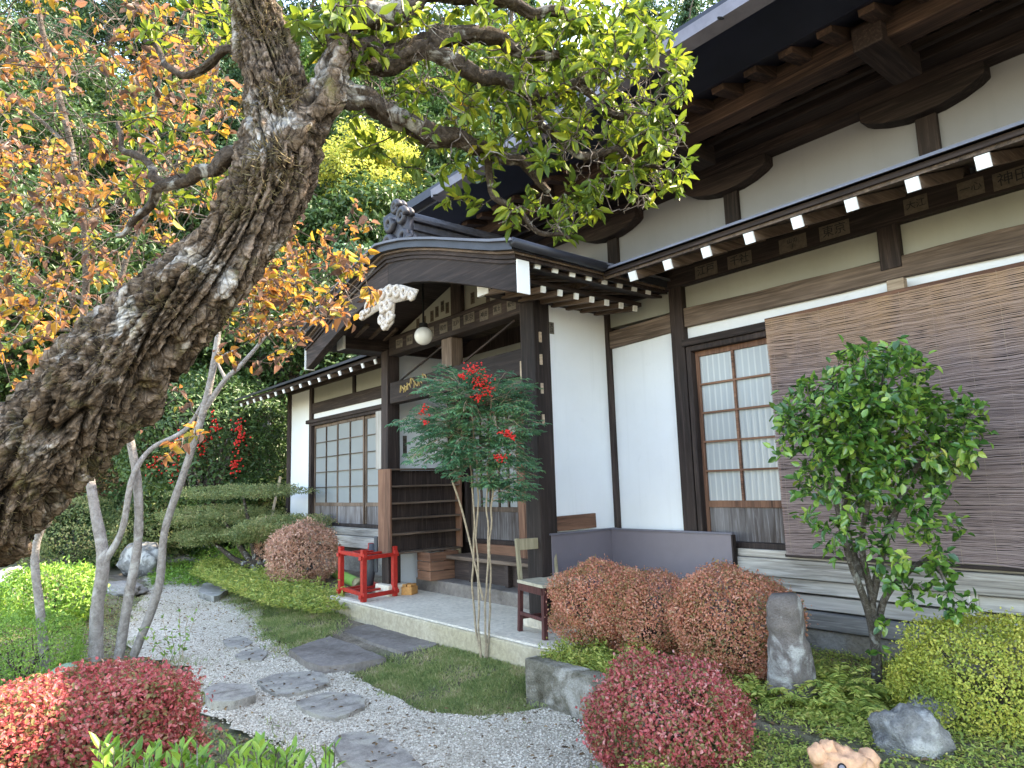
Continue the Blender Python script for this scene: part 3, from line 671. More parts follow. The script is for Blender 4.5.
# plaster pediment
ped = [(-7.7, 3.525), (-5.0, 3.525), (-5.4, 3.66), (-5.9, 3.85), (PX, 3.95), (-6.6, 3.85), (-7.1, 3.70)]
part(MB().prism(ped, lambda a, b, d: (a, d, b), 4.42, 4.47), 'pediment', PL_OLD, por, 0)
part(B(PX-.10, PX+.10, 4.36, 4.415, 3.53, 3.95), 'pediment_post', W['darkz'], por, .006)
# bargeboards
TOP = [(0, 3.98), (.25, 3.94), (.5, 3.89), (.8, 3.81), (1.1, 3.72), (1.4, 3.62), (1.7, 3.52), (1.95, 3.44), (2.12, 3.40)]
BOT = [(0, 3.70), (.25, 3.665), (.5, 3.63), (.8, 3.56), (1.1, 3.475), (1.4, 3.38), (1.7, 3.28), (1.95, 3.19), (2.12, 3.14)]
for sg in (1, -1):
    pb = [(PX+sg*a, b) for a, b in TOP]+[(PX+sg*a, b) for a, b in BOT[::-1]]
    bb = part(MB().prism(pb, lambda a, b, d: (a, d, b), 3.50, 3.60), 'bargeboard', W['darkx'], por, .006)
    pe = PX+sg*2.125
    MB().box(min(pe, pe+sg*.012), max(pe, pe+sg*.012), 3.485, 3.615, 3.13, 3.41).build('painted_end', WHITE, bb)
    pe = [(PX+sg*a, b+.01) for a, b in TOP]+[(PX+sg*a, b-.02) for a, b in TOP[::-1]]
    part(MB().prism(pe, lambda a, b, d: (a, d, b+.0), 3.48, 3.497), 'bargeboard_trim', W['darkx'], por, 0)
# roof shell following the same curve, sweeping back
def roofstrip(z0, z1, y0, y1, over, mt, name, bev=0):
    pts = [(-2.12-over, 3.40-over*.3)]+[(-a, b) for a, b in TOP[::-1]][1:]+[(a, b) for a, b in TOP[1:-1]]+[(2.12+over, 3.40-over*.3)]
    pb = [(PX+a, b+z1) for a, b in pts]+[(PX+a, b+z0) for a, b in pts[::-1]]
    return part(MB().prism(pb, lambda a, b, d: (a, d, b), y0, y1), name, mt, por, bev)
roofstrip(.015, .05, 3.46, 6.5, .02, W['darkx'], 'roof_boards')
roofstrip(.052, .072, 3.43, 6.5, .05, W['midx'], 'pale_edge_strip')
roofstrip(.075, .14, 3.38, 6.5, .08, M_ROOF, 'roof_edge_layer')
roofstrip(.142, .165, 3.34, 6.5, .12, M_ROOFL, 'roof_sheet')
# under-roof ceiling boards
roofstrip(-.03, -.005, 3.61, 6.3, -.05, W['darky'], 'ceiling_boards')
# ridge of stacked tiles with end ornament
rd = part(MB().box(PX-.16, PX+.16, 3.72, 6.5, 4.10, 4.42), 'ridge', M_TILE, por, .02)
MB().box(PX-.20, PX+.20, 3.70, 6.5, 4.42, 4.46).box(PX-.19, PX+.19, 3.71, 6.5, 4.32, 4.34).box(PX-.19, PX+.19, 3.71, 6.5, 4.22, 4.24).build('ridge_course', M_TILE, rd, .006)
MB().tube([(PX, 3.66, 4.50), (PX, 6.5, 4.50)], .09, 14).build('ridge_cap', M_TILE, rd, 0, True)
orn = MB()
def spiral(cx, cz, r0, turns, sg, y, th):
    pts = []; rad = []
    for i in range(26):
        t = i/25; a = sg*t*turns*6.283; r = r0*(1-.8*t); pts.append((cx+r*math.cos(a), y, cz+r*math.sin(a))); rad.append(th*(1-.45*t))
    return pts, rad
for (cx, cz, r0, sg) in ((PX-.17, 4.22, .11, 1), (PX+.17, 4.22, .11, -1), (PX-.13, 4.46, .09, -1), (PX+.13, 4.46, .09, 1), (PX, 4.60, .07, 1)):
    for yy in (3.60, 3.66): p_, r_ = spiral(cx, cz, r0, 1.5, sg, yy, .042); orn.tube(p_, r_, 7)
orn.box(PX-.2, PX+.2, 3.62, 3.70, 4.10, 4.5)
for k in range(5): orn.tube([(PX-.2+.1*k, 3.58, 4.12), (PX-.22+.11*k, 3.60, 4.26)], .03, 6)
part(orn, 'ridge_end_ornament', M_TILE, por, 0, True)
# gable pendant, pale carved wood
gp = MB(); rq = random.Random(5)
for sg in (1, -1):
    for (cx, cz, r0) in ((.10, 3.60, .075), (.26, 3.56, .085), (.43, 3.50, .08), (.58, 3.44, .06), (.06, 3.45, .08), (.10, 3.32, .07), (.03, 3.24, .05)):
        p_, r_ = spiral(PX+sg*cx*.9, cz+.05, r0*.9, 1.3, sg*(1 if rq.random() < .5 else -1), 3.47, .026); gp.tube(p_, r_, 6)
gp.prism([(PX-.62, 3.47), (PX-.3, 3.60), (PX, 3.66), (PX+.3, 3.60), (PX+.62, 3.47), (PX+.55, 3.40), (PX+.16, 3.44), (PX+.13, 3.24), (PX, 3.18), (PX-.13, 3.24), (PX-.16, 3.44), (PX-.55, 3.40)], lambda a, b, d: (a, d, b+.05), 3.478, 3.497)
part(gp, 'carved_pendant', M_CARVE, por, 0, True)
# right hand eave: two rows of white ended rafters over an outer purlin
for k in range(8):
    Y = 3.74+.205*k
    if Y < 5.3: rafter(por, (-4.15, Y, 3.415), (-4.95, Y, 3.60), .055, .06, True)
for k in range(8):
    Y = 3.80+.205*k
    rafter(por, (-4.38, Y, 3.30), (-4.95, Y, 3.37), .045, .05, True)
part(B(-4.46, -4.40, 3.68, 5.36, 3.34, 3.38), 'rafter_support', W['darky'], por, 0)
part(B(-4.60, -4.40, 3.70, 5.36, 3.20, 3.285), 'eave_board', W['darky'], por, .004) if False else None
part(B(-4.12, -4.10, 3.46, 5.3, 3.455, 3.485), 'eave_fascia', W['darky'], por, 0)
g2_ = part(MB().tube([(-4.02, 3.36, 3.50), (-4.02, 4.42, 3.485)], .04, 10), 'gutter', M_ROOF, por, 0, True)
for k in range(8):
    Y = 3.74+.205*k; rafter(por, (PX*2+4.17, Y, 3.42), (-7.55, Y, 3.62), .05, .055, True)
# slips on the beams and pediment
for i, (x, z, wd, h, lt) in enumerate([(-7.45, 3.40, .16, .11, 0), (-7.2, 3.40, .14, .12, 0), (-6.95, 3.41, .18, .1, 0), (-6.72, 3.4, .14, .12, 0), (-6.45, 3.4, .16, .12, 0), (-6.2, 3.4, .15, .13, 0), (-5.95, 3.41, .2, .11, 0), (-5.68, 3.39, .15, .12, 0), (-5.45, 3.4, .14, .1, 0), (-5.22, 3.4, .14, .12, 0)]):
    slip(por, x, 4.329, z, wd, h, SLIPS[(i*3) % len(SLIPS)], True)
for i, (x, z) in enumerate([(-7.15, 3.60), (-7.0, 3.60), (-6.83, 3.63), (-6.72, 3.66), (-6.6, 3.70), (-6.5, 3.66), (-6.0, 3.66), (-5.88, 3.7), (-5.72, 3.62)]):
    slip(por, x, 4.419, z, .07, .13, ['江\n戸', '千\n社', '大\n江', '浅\n草', '神\n田', '東\n京', '富\n士', '松\n竹', '川\n越'][i], False)
# carved lintel relief with gold strokes
st = MB(); rq = random.Random(11)
for k in range(7):
    x0 = -7.45+.085*k+rq.uniform(-.02, .02); z0 = 2.81+.012*k+rq.uniform(-.03, .03)
    pts = [(x0, 4.335, z0-.04), (x0+.03, 4.33, z0+.03*rq.uniform(.5, 1.5)), (x0+.07, 4.335, z0+.05*rq.uniform(-.5, 1)), (x0+.10, 4.335, z0-.02)]
    st.tube(pts, [.005, .011, .009, .004], 5)
    st.tube([(x0+.02, 4.333, z0+.05), (x0+.05, 4.33, z0-.05*rq.random())], [.009, .005], 5)
part(st, 'gold_carving', M_BRASS, por, 0)
st = MB()
for k in range(3): st.tube([(-7.3+.05*k, 4.335, 2.71+.015*k), (-6.9, 4.33, 2.73+.02*k), (-6.4, 4.33, 2.76+.03*k), (-6.1, 4.335, 2.79)], [.004, .010, .010, .003], 5)
part(st, 'carved_waves', W['midx'], por, 0)
# small notes on the plaster
def slipx(par, y, z, s, h):
    p = MB().box(XP, XP+.003, y-.03, y+.03, z-h/2, z+h/2).build('name_slip', M_PAPERL, par)
    text_mesh(s, .05, Matrix.Translation((XP+.0045, y, z)) @ Matrix.Rotation(math.pi/2, 4, 'Z') @ FRONT, M_INK, p)
slipx(por, 4.60, 3.13, '大\n江', .12)
p = MB().box(-7.95, -7.947, 4.66, 4.72, 2.02, 2.28).build('name_slip', M_PAPERL, por)
text_mesh('千\n社\n札', .06, Matrix.Translation((-7.9455, 4.69, 2.15)) @ Matrix.Rotation(math.pi/2, 4, 'Z') @ FRONT, M_INK, p)
# metal plates on the right post
mb = MB()
for z in (3.0, 2.78, 2.5, 2.2): mb.box(-4.86, -4.85, 4.36, 4.39, z-.05, z+.05)
mb.box(-5.12, -5.075, 4.33, 4.36, 2.62, 2.80)
part(mb, 'nailed_wood_chips', W['board'], por, 0)

# globe lamp hanging in the porch
gl = thing('porch_lamp', 'round white glass globe lamp hanging under the porch gable', 'lamp', (-6.28, 3.95, 3.2))
bm = bmesh.new(); bmesh.ops.create_uvsphere(bm, u_segments=24, v_segments=16, radius=.10); me = bpy.data.meshes.new('globe'); bm.to_mesh(me); bm.free(); me.materials.append(GLOBE)
me.polygons.foreach_set('use_smooth', [True]*len(me.polygons)); o = bpy.data.objects.new('globe', me); COL.objects.link(o); o.parent = gl; o.location = (0, 0, .03)
MB().tube([(-6.28, 3.95, 3.32), (-6.28, 3.95, 3.37)], [.05, .045], 12).build('lamp_collar', M_BLACK, gl)
MB().tube([(-6.28, 3.95, 3.37), (-6.28, 3.95, 3.9)], .012, 8).build('hanging_rod', M_BLACK, gl)

# ------------------------------------------------------------------ side wing (far left)
wing = thing('side_wing', 'low white side wing left of the porch with lattice window and long eave', 'building', (-11, 6, .3))
part(B(-13.68, -12.68, YW+.02, YW+.1, .8, 3.6), 'plaster_panel', PL_WHITE, wing, 0)
for x in (-13.72, -12.62, -7.98): part(B(x-.06, x+.06, YW-.03, YW+.1, .8, 3.6), 'post', W['darkz'], wing)
part(B(-12.56, -8.0, YW+.02, YW+.1, 3.26, 3.62), 'plaster_panel', PL_OLD, wing, 0)
part(B(-12.56, -8.0, YW+.02, YW+.1, 2.93, 3.06), 'plaster_strip', PL_WHITE, wing, 0)
part(B(-12.56, -8.0, YW-.02, YW+.1, 3.05, 3.25), 'tie_beam', W['darkx'], wing)
part(B(-10.9, -10.8, YW-.01, YW+.1, 3.25, 3.62), 'strut', W['darkz'], wing)
part(B(-12.7, -8.0, YW-.09, YW+.06, 2.86, 2.93), 'lintel', W['darkx'], wing)
part(B(-13.7, -8.0, YW-.04, YW+.1, 3.55, 3.68), 'wall_plate', W['darkx'], wing)
lattice_window(wing, -12.5, -8.4, .98, 2.86, 1.38, 2, 5, YW-.02, GLASS2, 4, 'window', 'mid', 3, .007)
part(B(-12.7, -8.0, YW-.1, YW+.1, .85, .975), 'sill', W['greyx'], wing)
part(B(-13.8, -8.0, YW-.14, YW+.1, .66, .84), 'skirt_board', W['greyx'], wing)
part(B(-13.8, -8.0, YW-.05, YW+.1, .56, .65), 'dark_gap_board', W['darkx'], wing)
part(B(-13.8, -8.0, YW-.10, YW+.1, .2, .555), 'foundation', S_FOUND, wing, .02)
part(B(-13.78, -13.68, YW+.1, 11, .3, 3.6), 'end_wall', PL_WHITE, wing, 0)
mb = MB(); mb.prism([(4.5, 3.37), (8.6, 4.9), (12, 3.5), (12, 3.6), (8.6, 5.0), (4.5, 3.42)], lambda a, b, d: (d, a, b), -14.1, -8.35)
part(mb, 'roof_deck', W['darky'], wing, 0)
mb = MB(); mb.prism([(4.42, 3.42), (8.6, 5.005), (12.1, 3.605), (12.1, 3.65), (8.6, 5.06), (4.42, 3.46)], lambda a, b, d: (d, a, b), -14.15, -7.2)
part(mb, 'roof_sheet', M_ROOF, wing, 0)
x = -13.95
while x < -8.4:
    rafter(wing, (x, 4.5, 3.33), (x, 5.6, 3.72), .055, .06); x += .37
MB().bar((-14.0, 5.0, .3), (-13.9, 5.3, 1.9), .10, .05).build('leaning_plank', W['board'], None, .004)
tag(bpy.data.objects['leaning_plank'], 'pale plank leaning on the far corner of the side wing', 'plank')

# ------------------------------------------------------------------ reed blind
bl = thing('reed_blind', 'large brown reed blind hanging over the right windows of the hall', 'blind', (-.5, 5.26, 1.0))
m, nt, bs = mat('brown_reeds'); REED = m
g = nt.nodes.new('ShaderNodeNewGeometry'); v = coords(nt, (5, 5, .9))
n1 = noise_n(nt, v, 1.0, 5, .65, .4); n2 = noise_n(nt, coords(nt, (12, 12, 120)), 1, 4, .7)
r = ramp(nt, [(0, (.09, .064, .06)), (.4, (.21, .15, .145)), (.8, (.34, .26, .25)), (1, (.46, .38, .36))])
mx = nt.nodes.new('ShaderNodeMix'); mx.inputs[0].default_value = .5; nt.links.new(g.outputs['Random Per Island'], mx.inputs[2]); nt.links.new(n2.outputs[0], mx.inputs[3]); nt.links.new(mx.outputs[0], r.inputs[0])
sx = nt.nodes.new('ShaderNodeSeparateXYZ'); tc = nt.nodes.new('ShaderNodeTexCoord'); nt.links.new(tc.outputs['Object'], sx.inputs[0])
# golden upper band: the base colour turns golden towards the top rail
ad = nt.nodes.new('ShaderNodeMath'); ad.operation = 'MULTIPLY_ADD'; ad.inputs[1].default_value = .9; nt.links.new(n1.outputs[0], ad.inputs[0]); nt.links.new(sx.outputs[2], ad.inputs[2])
r2 = ramp(nt, [(0, (0, 0, 0)), (1, (1, 1, 1))]); mr = nt.nodes.new('ShaderNodeMapRange'); mr.inputs[1].default_value = 2.75; mr.inputs[2].default_value = 4.1; nt.links.new(ad.outputs[0], mr.inputs[0])
nt.links.new(mixc(nt, mr.outputs[0], r.outputs[0], (.50, .29, .12), 'MIX'), bs.inputs['Base Color']); bs.inputs['Roughness'].default_value = .65
V, F = [], []
rows, segs, X0, X1 = 300, 110, -3.0, 2.6
zt, zb = 2.89, .985
for i in range(rows):
    z = zb+(zt-zb)*i/rows; h = (zt-zb)/rows*.84; jy = random.uniform(-.002, .002); jz = random.uniform(-.001, .001); ph = random.uniform(0, 9)
    b = len(V)
    for k in range(segs+1):
        x = X0+(X1-X0)*k/segs
        sag = .007*math.sin(x*3.1+z*2)+.012*mn.noise((x*2.2, z*3.0, 0))+.0065*mn.noise((x*10, z*9.0, ph*.15))+(.012*math.sin(x*1.3) if z > 1.5 else 0)
        yy = 5.250+jy+.022*mn.noise((x*1.8, z*2.5, 7.))+.003*mn.noise((x*14, z*20, 2.))
        V += [(x, yy, z+sag+jz), (x, yy-.004, z+sag+jz+h*.5), (x, yy, z+sag+jz+h)]
        if k < segs:
            a = b+k*3; F += [(a, a+3, a+4, a+1), (a+1, a+4, a+5, a+2)]
fast_mesh('reeds', V, F, REED, bl)
mb = MB()
for k in range(28):
    x = X0+.05+k*.2; mb.tube([(x+.004*mn.noise((x, q*.3, 0)), 5.252, zb+(zt-zb)*q/12) for q in range(13)], .0009, 4)
mb.build('binding_threads', BAMBOO, bl)
MB().box(X0-.02, X1, 5.265, 5.285, 2.885, 2.915).build('top_rail', W['redx'], bl, .003)
MB().box(X0-.01, X1, 5.255, 5.275, .96, .984).build('bottom_rail', W['darkx'], bl, .003)
MB().box(X0+.01, X1, 5.27, 5.274, .99, 2.88).build('backing_shade', M_BLACK, bl)

# ------------------------------------------------------------------ metal screen in the corner
scn = thing('metal_screen', 'low grey purple sheet metal screen lining the corner of the white walls', 'screen', (-4.4, 4.9, .25))
part(B(-4.87, -4.85, 4.42, 5.295, .28, 1.12), 'screen_panel', M_SCREEN, scn, .003)
part(B(-4.848, -3.47, 5.225, 5.245, .28, 1.12), 'screen_panel', M_SCREEN, scn, .003)
part(B(-4.885, -4.835, 4.40, 5.30, 1.121, 1.137), 'top_strip', M_GUT, scn, .002)
part(B(-4.834, -3.455, 5.215, 5.255, 1.121, 1.137), 'top_strip', M_GUT, scn, .002)
part(B(-3.468, -3.450, 5.215, 5.262, .28, 1.118), 'end_board', W['darkz'], scn, .002)
MB().bar((-4.90, 4.50, 1.215), (-4.86, 5.02, 1.225), .03, .14).build('wooden_board', W['redy'], None, .004)
ob = bpy.data.objects['wooden_board']; tag(ob, 'reddish brown board lying on top of the metal screen beside the porch post', 'board')

# ------------------------------------------------------------------ shoe rack
rk = thing('shoe_rack', 'wooden shoe rack with open shelves inside the left of the porch', 'shoe rack', (-7.8, 4.9, .8))
part(B(-7.945, -7.64, 4.29, 4.318, .80, 1.84), 'side_panel', W['redz'], rk, .004)
part(B(-7.945, -7.66, 5.36, 5.39, .80, 1.84), 'side_panel', W['redz'], rk, .004)
part(B(-7.775, -7.77, 4.33, 5.355, .815, 1.815), 'back_panel', W['darkz'], rk, 0)
for z in (.80, 1.03, 1.22, 1.41, 1.62, 1.83):
    part(B(-7.768, -7.655, 4.32, 5.355, z-.012, z+.012), 'shelf', W['midy'], rk, .003)
    pass

# drawers/stacked boxes below it
GB = 'wooden boxes stacked below the shoe rack'
for k, lb in enumerate(['lowest reddish wooden box in the stack under the shoe rack end', 'middle reddish wooden box in the stack under the shoe rack end', 'topmost reddish wooden box in the stack under the shoe rack end']):
    z = .452+.115*k
    o = thing('wooden_box', lb, 'box', (-7.4, 4.95, z), .02*(k-1), GB)
    for (a, b, c, d) in ((-7.75, -7.46, 4.74, 4.76), (-7.75, -7.46, 5.14, 5.16)): MB().box(a, b, c, d, z, z+.108).build('box_end', W['redx'], o, .003)
    MB().box(-7.46, -7.44, 4.735, 5.165, z, z+.108).build('box_front', W['redy'], o, .003)
    MB().box(-7.75, -7.46, 4.76, 5.14, z+.0, z+.015).build('box_bottom', W['redy'], o)
# hollow step support of boxes: slate step reaches under


# ------------------------------------------------------------------ red frame stand
fr = thing('red_stand', 'small red painted open wooden frame stand on the concrete platform', 'stand', (0, 0, .168))
fp = [onz(363.5, 602, .30), onz(394.5, 596, .30), None, onz(341, 595, .30)]
A_, B_, D_ = fp[0][:2], fp[1][:2], fp[3][:2]
e1 = B_-A_; e2 = D_-A_; print('STAND', np.linalg.norm(e1), np.linalg.norm(e2))
Cn = [A_, A_+e1, A_+e1+e2, A_+e2]
zt_ = .30+.55
fr.location = (Cn[0][0], Cn[0][1], .30)
def fb(a, b, z, wd=.045, h=.045, ex=.05):
    a, b = np.array(a), np.array(b); u = (b-a)/np.linalg.norm(b-a); return MB().bar((*(a-u*ex), z), (*(b+u*ex), z), wd, h)
for c in Cn: MB().box(c[0]-.03, c[0]+.03, c[1]-.03, c[1]+.03, .30, zt_+.045).build('leg', M_REDP, fr, .006)
for zz in (.30+.07, zt_-.04):
    for i in range(4): fb(Cn[i], Cn[(i+1) % 4], zz+(.014 if i % 2 else -.014), ex=.06).build('rail', M_REDP, fr, .004)
    for t in (.33, .67): fb(Cn[0]*(1-t)+Cn[3]*t, Cn[1]*(1-t)+Cn[2]*t, zz+.005, .05, .025, 0).build('slat', M_REDP, fr, .003)
# brick
c = onz(407, 594, .30)
bk = thing('perforated_brick', 'small orange brick block on the platform beside the red stand', 'brick', (c[0], c[1], .30), .5)
MB().box(-.11, .11, -.08, .08, 0, .095).build('block', M_BLOCK, bk, .006).matrix_parent_inverse = Matrix.Identity(4)
for x in (-.07, 0, .07): MB().box(x-.026, x+.026, -.07, .07, .096, .125).build('lug', M_BLOCK, bk, .004).matrix_parent_inverse = Matrix.Identity(4)
# bamboo pipe
a_ = onz(357, 583, .30); b_ = a_+np.array([-1.3, .25, .03])
bp = thing('bamboo_pipe', 'thick green bamboo tube with open cut end lying behind the red stand', 'bamboo tube', tuple(a_))
MB().tube([a_, a_+(b_-a_)*.45, a_+(b_-a_)*.46, a_+(b_-a_)*.47, b_], [.075, .075, .082, .075, .07], 18, False).build('tube', M_BAMB, bp, 0, True)
ring = MB(); n_ = (a_-b_)/np.linalg.norm(a_-b_)
ring.tube([a_+n_*.002, a_+n_*.004, a_-n_*.03], [.074, .056, .056], 18, False); ring.build('cut_rim', M_CUT, bp, 0, True)
MB().tube([a_-n_*.03, a_-n_*.05], [.057, .057], 18).build('hollow', M_BLACK, bp)
# drain pipe next to the post
dp = thing('drain_pipe', 'dark blue grey drain pipe standing against the left porch post', 'pipe', (-8.12, 4.33, .2))
MB().box(-8.10, -8.02, 4.31, 4.335, .55, 1.0).build('pipe_housing', M_PIPE, dp, .02)
MB().tube([(-8.14, 4.33, .9), (-8.15, 4.31, .6), (-8.2, 4.27, .30)], [.06, .055, .06], 12).build('pipe', M_PIPE, dp, 0, True)
MB().tube([(-8.05, 4.27, .78), (-8.0, 4.2, .74)], .03, 10).build('elbow', M_PIPE, dp, 0, True)

# ------------------------------------------------------------------ chair
pf = onz(545, 640, .30); plf = onz(517, 632, .30)
ang = math.atan2(plf[1]-pf[1], plf[0]-pf[0])-math.pi/2-.10
ch = thing('wooden_chair', 'old wooden chair with pale seat and dark red legs near the rust bushes', 'chair', tuple(pf), ang)
def cpart(mb, name, mt, bev=.004):
    o = mb.build(name, mt, ch, bev); o.matrix_parent_inverse = Matrix.Identity(4); return o
cw, cdp = .38, .40
C_RED = W['chair'] = wood('dark_red_chair_wood', (.035, .012, .012), (.07, .022, .022), (.13, .05, .045), 'z', .5)
C_BK = wood('pale_worn_backrest_wood', (.10, .08, .045), (.22, .18, .10), (.42, .37, .27), 'z', .7)
for (x, y) in ((0, 0), (cw, 0)): cpart(MB().bar((x, y, 0), (x+(.015 if x == 0 else -.015), y+.01, .42), .042, .042, (0, 1, 0)), 'leg', C_RED)
for (x, y) in ((0, cdp), (cw, cdp)):
    cpart(MB().bar((x, y+.04, 0), (x, y, .42), .04, .04, (0, 1, 0)), 'leg', C_RED)
    cpart(MB().bar((x, y, .42), (x, y+.05, .81), .034, .036, (0, 1, 0)), 'backrest_post', C_BK)
cpart(MB().bar((0, cdp+.045, .755), (cw, cdp+.045, .755), .022, .10), 'backrest_rail', C_BK)
cpart(MB().box(.0, cw, -.018, .018, .36, .42).box(.0, cw, cdp-.018, cdp+.018, .36, .42).box(-.018, .018, .0, cdp, .36, .42).box(cw-.018, cw+.018, 0, cdp, .36, .42), 'apron', C_RED)
st_ = MB(); n_ = 10
for i in range(n_+1):
    for j in range(n_+1):
        u, w_ = i/n_, j/n_; st_.v.append((-.03+(cw+.06)*u, -.04+(cdp+.05)*w_, .452-.016*math.sin(math.pi*u)*math.sin(math.pi*w_)))
for i in range(n_):
    for j in range(n_): a = i*(n_+1)+j; st_.f.append((a, a+n_+1, a+n_+2, a+1))
so_ = cpart(st_, 'seat', M_SEAT, 0); md = so_.modifiers.new('solid', 'SOLIDIFY'); md.thickness = .025
for yy, z in ((0, .12), (cdp+.03, .12)): cpart(MB().bar((0, yy, z), (cw, yy, z), .025, .03), 'stretcher', C_RED)
for xx in (0, cw): cpart(MB().bar((xx, 0, .16), (xx, cdp+.03, .16), .025, .03), 'stretcher', C_RED if xx == 0 else C_BK)

# ------------------------------------------------------------------ stone pillar, rocks, carved root
sp = onz(790, 698, .27)
bm = bmesh.new(); bmesh.ops.create_cone(bm, segments=40, radius1=.13, radius2=.10, depth=.64, cap_ends=True)
bmesh.ops.subdivide_edges(bm, edges=[e for e in bm.edges if abs(e.verts[0].co.z-e.verts[1].co.z) > .1], cuts=24)
for v in bm.verts:
    t = (v.co.z+.31)/.62; a = math.atan2(v.co.y, v.co.x); k = 1+.10*mn.noise((v.co.x*6, v.co.y*6, v.co.z*5))+.05*mn.noise(v.co*18)
    k *= (1-.10*math.exp(-((t-.62)/.05)**2)); k *= 1-.22*max(0, (t-.9)/.1)**2
    v.co.x *= k*(1+.15*(1-t)); v.co.y *= k; v.co.x += .03*(1-t)
    v.co.z += .015*mn.noise((v.co.x*9, v.co.y*9, 0)) if t > .9 else 0
me = bpy.data.meshes.new('stone_pillar'); bm.to_mesh(me); bm.free(); me.materials.append(S_POST); me.polygons.foreach_set('use_smooth', [True]*len(me.polygons))
o = bpy.data.objects.new('stone_pillar', me); COL.objects.link(o); o.location = (sp[0], sp[1], .27+.29); o.rotation_euler = (.0, .04, .6)
tag(o, 'short lichened round stone pillar standing between rust bush and camellia', 'stone pillar')
p = dep(911, 740, 3.35); rock('rock', 'large rounded pale grey rock with dark patch beside yellow green bush', 'rock', tuple(p), (.17, .15, .15), S_ROCK, 3, .4, amp=.2, fs=2.)
p = onz(932, 716, .3); rock('rock', 'small pale rock half hidden behind the large rounded rock', 'rock', (p[0], p[1], .33), (.11, .08, .07), S_ROCK, 5, 0)
p = onz(205, 552, .25); rock('rock', 'pale pointed boulder at the far end of the path under the topiary', 'rock', (p[0], p[1], .40), (.42, .3, .33), S_ROCK, 8, 0)
p = onz(140, 566, .2); rock('rock', 'broad grey boulder at the far left bank behind the thin trunks', 'rock', (p[0], p[1], .30), (.55, .35, .36), S_ROCK, 9, .3)
p = onz(172, 562, .1); rock('rock', 'long low kerb rock curving along the far end of path', 'rock', (p[0], p[1], .13), (.75, .22, .16), S_ROCK2, 10, .5)
p = onz(122, 590, .1); rock('rock', 'flat low rock at the left edge of the far path', 'rock', (p[0], p[1], .10), (.6, .3, .12), S_ROCK2, 12, .2)
p = onz(8, 590, .2); rock('rock', 'grey rock behind the light green shrub at the left edge of the photo', 'rock', (p[0], p[1], .28), (.35, .3, .25), S_ROCK, 14, 0)
p = onz(68, 676, .1); rock('rock', 'smooth pale green garden stone at the left behind the crimson hedge', 'rock', (p[0], p[1], .12), (.15, .13, .08), simple('pale_green_stone', (.16, .24, .16), .8, 0, .2, 6), 15, 0, amp=.1)
p = onz(142, 775, .1); rock('rock', 'dark rounded rock below the crimson hedge at the lower edge', 'rock', (p[0], p[1], .10), (.13, .12, .12), S_ROCK2, 16, 0)
# carved root ornament
p = dep(842, 768, 3.05)
cv = thing('terracotta_ornament', 'salmon coloured lumpy garden ornament with a round eye at the lower right edge', 'ornament', tuple(p))
MBm = rock_mesh((.13, .10, .085), 21, 4, .35, fs=2.2); me = bpy.data.meshes.new('body'); MBm.to_mesh(me); MBm.free(); me.materials.append(M_TERRA); me.polygons.foreach_set('use_smooth', [True]*len(me.polygons))
o = bpy.data.objects.new('body', me); COL.objects.link(o); o.parent = cv
for (dx, dz, s) in ((-.10, .05, .045), (-.055, .075, .04), (.0, .06, .03), (.12, .03, .05)):
    bm = rock_mesh((s, s*.9, s*1.1), dx*30, 3, .3); me = bpy.data.meshes.new('horn'); bm.to_mesh(me); bm.free(); me.materials.append(M_TERRA); me.polygons.foreach_set('use_smooth', [True]*len(me.polygons))
    o = bpy.data.objects.new('horn', me); COL.objects.link(o); o.parent = cv; o.location = Vector(CM[0]*dx)+Vector((0, 0, dz))
tocam = Vector(CAMP-p).normalized(); mb = MB(); c0 = tocam*.105+Vector((0, 0, .0))
mb.tube([c0, c0+tocam*.008], [.019, .017], 16); o = mb.build('eye_rim', M_BLACK, cv); o.matrix_parent_inverse = Matrix.Identity(4)
mb = MB(); mb.tube([c0+tocam*.009, c0+tocam*.011], [.012, .011], 16); o = mb.build('eye', M_SCREEN, cv); o.matrix_parent_inverse = Matrix.Identity(4)

# ================================================================== plants
def z_at(x, y): return gh(x, y)
def shell_bush(par, c, r, n, L, Wd, mt, seed, sq=2.3, thick=.09, lump=.17, zmin=-.9, name='foliage', rz=0, up=.35, jag=.028):
    rg = np.random.default_rng(seed); U = nrm(rg.normal(size=(int(n*1.6), 3))); U = U[U[:, 2] > zmin][:n]
    k = (np.abs(U)**sq).sum(1)**(-1/sq)
    lm = np.array([mn.fractal(Vector(u*1.9+seed), .7, 2, 3) for u in U[:, :]]) if len(U) < 9000 else np.repeat(np.array([mn.fractal(Vector(u*1.9+seed), .7, 2, 3) for u in U[::4]]), 4)[:len(U)]
    if len(U) >= 9000: lm = lm*.0+np.sin(U[:, 0]*5+seed)*np.sin(U[:, 1]*6+seed*2)*.5+np.sin(U[:, 2]*7+U[:, 0]*4+seed)*.4
    d = 1+lump*lm-rg.exponential(thick*.5, len(U))+rg.normal(size=len(U))*.012+rg.exponential(.001+jag, len(U))
    P = U*(k*d)[:, None]*np.array(r); ca, sa = math.cos(rz), math.sin(rz)
    R3 = np.array([[ca, -sa, 0], [sa, ca, 0], [0, 0, 1]]); Nn = nrm(U/np.array(r)) @ R3.T; P = P @ R3.T+np.array(c)
    D = nrm(nrm(rg.normal(size=P.shape))*1.1+Nn*.25+np.array([0, 0, up*.4])); N2 = nrm(Nn*.9+rg.normal(size=P.shape)*.42+np.array([0, 0, .45]))
    s = rg.uniform(.6, 1.25, len(P)); return leaves(name, P, D, N2, L*s, Wd*s, mt, par)
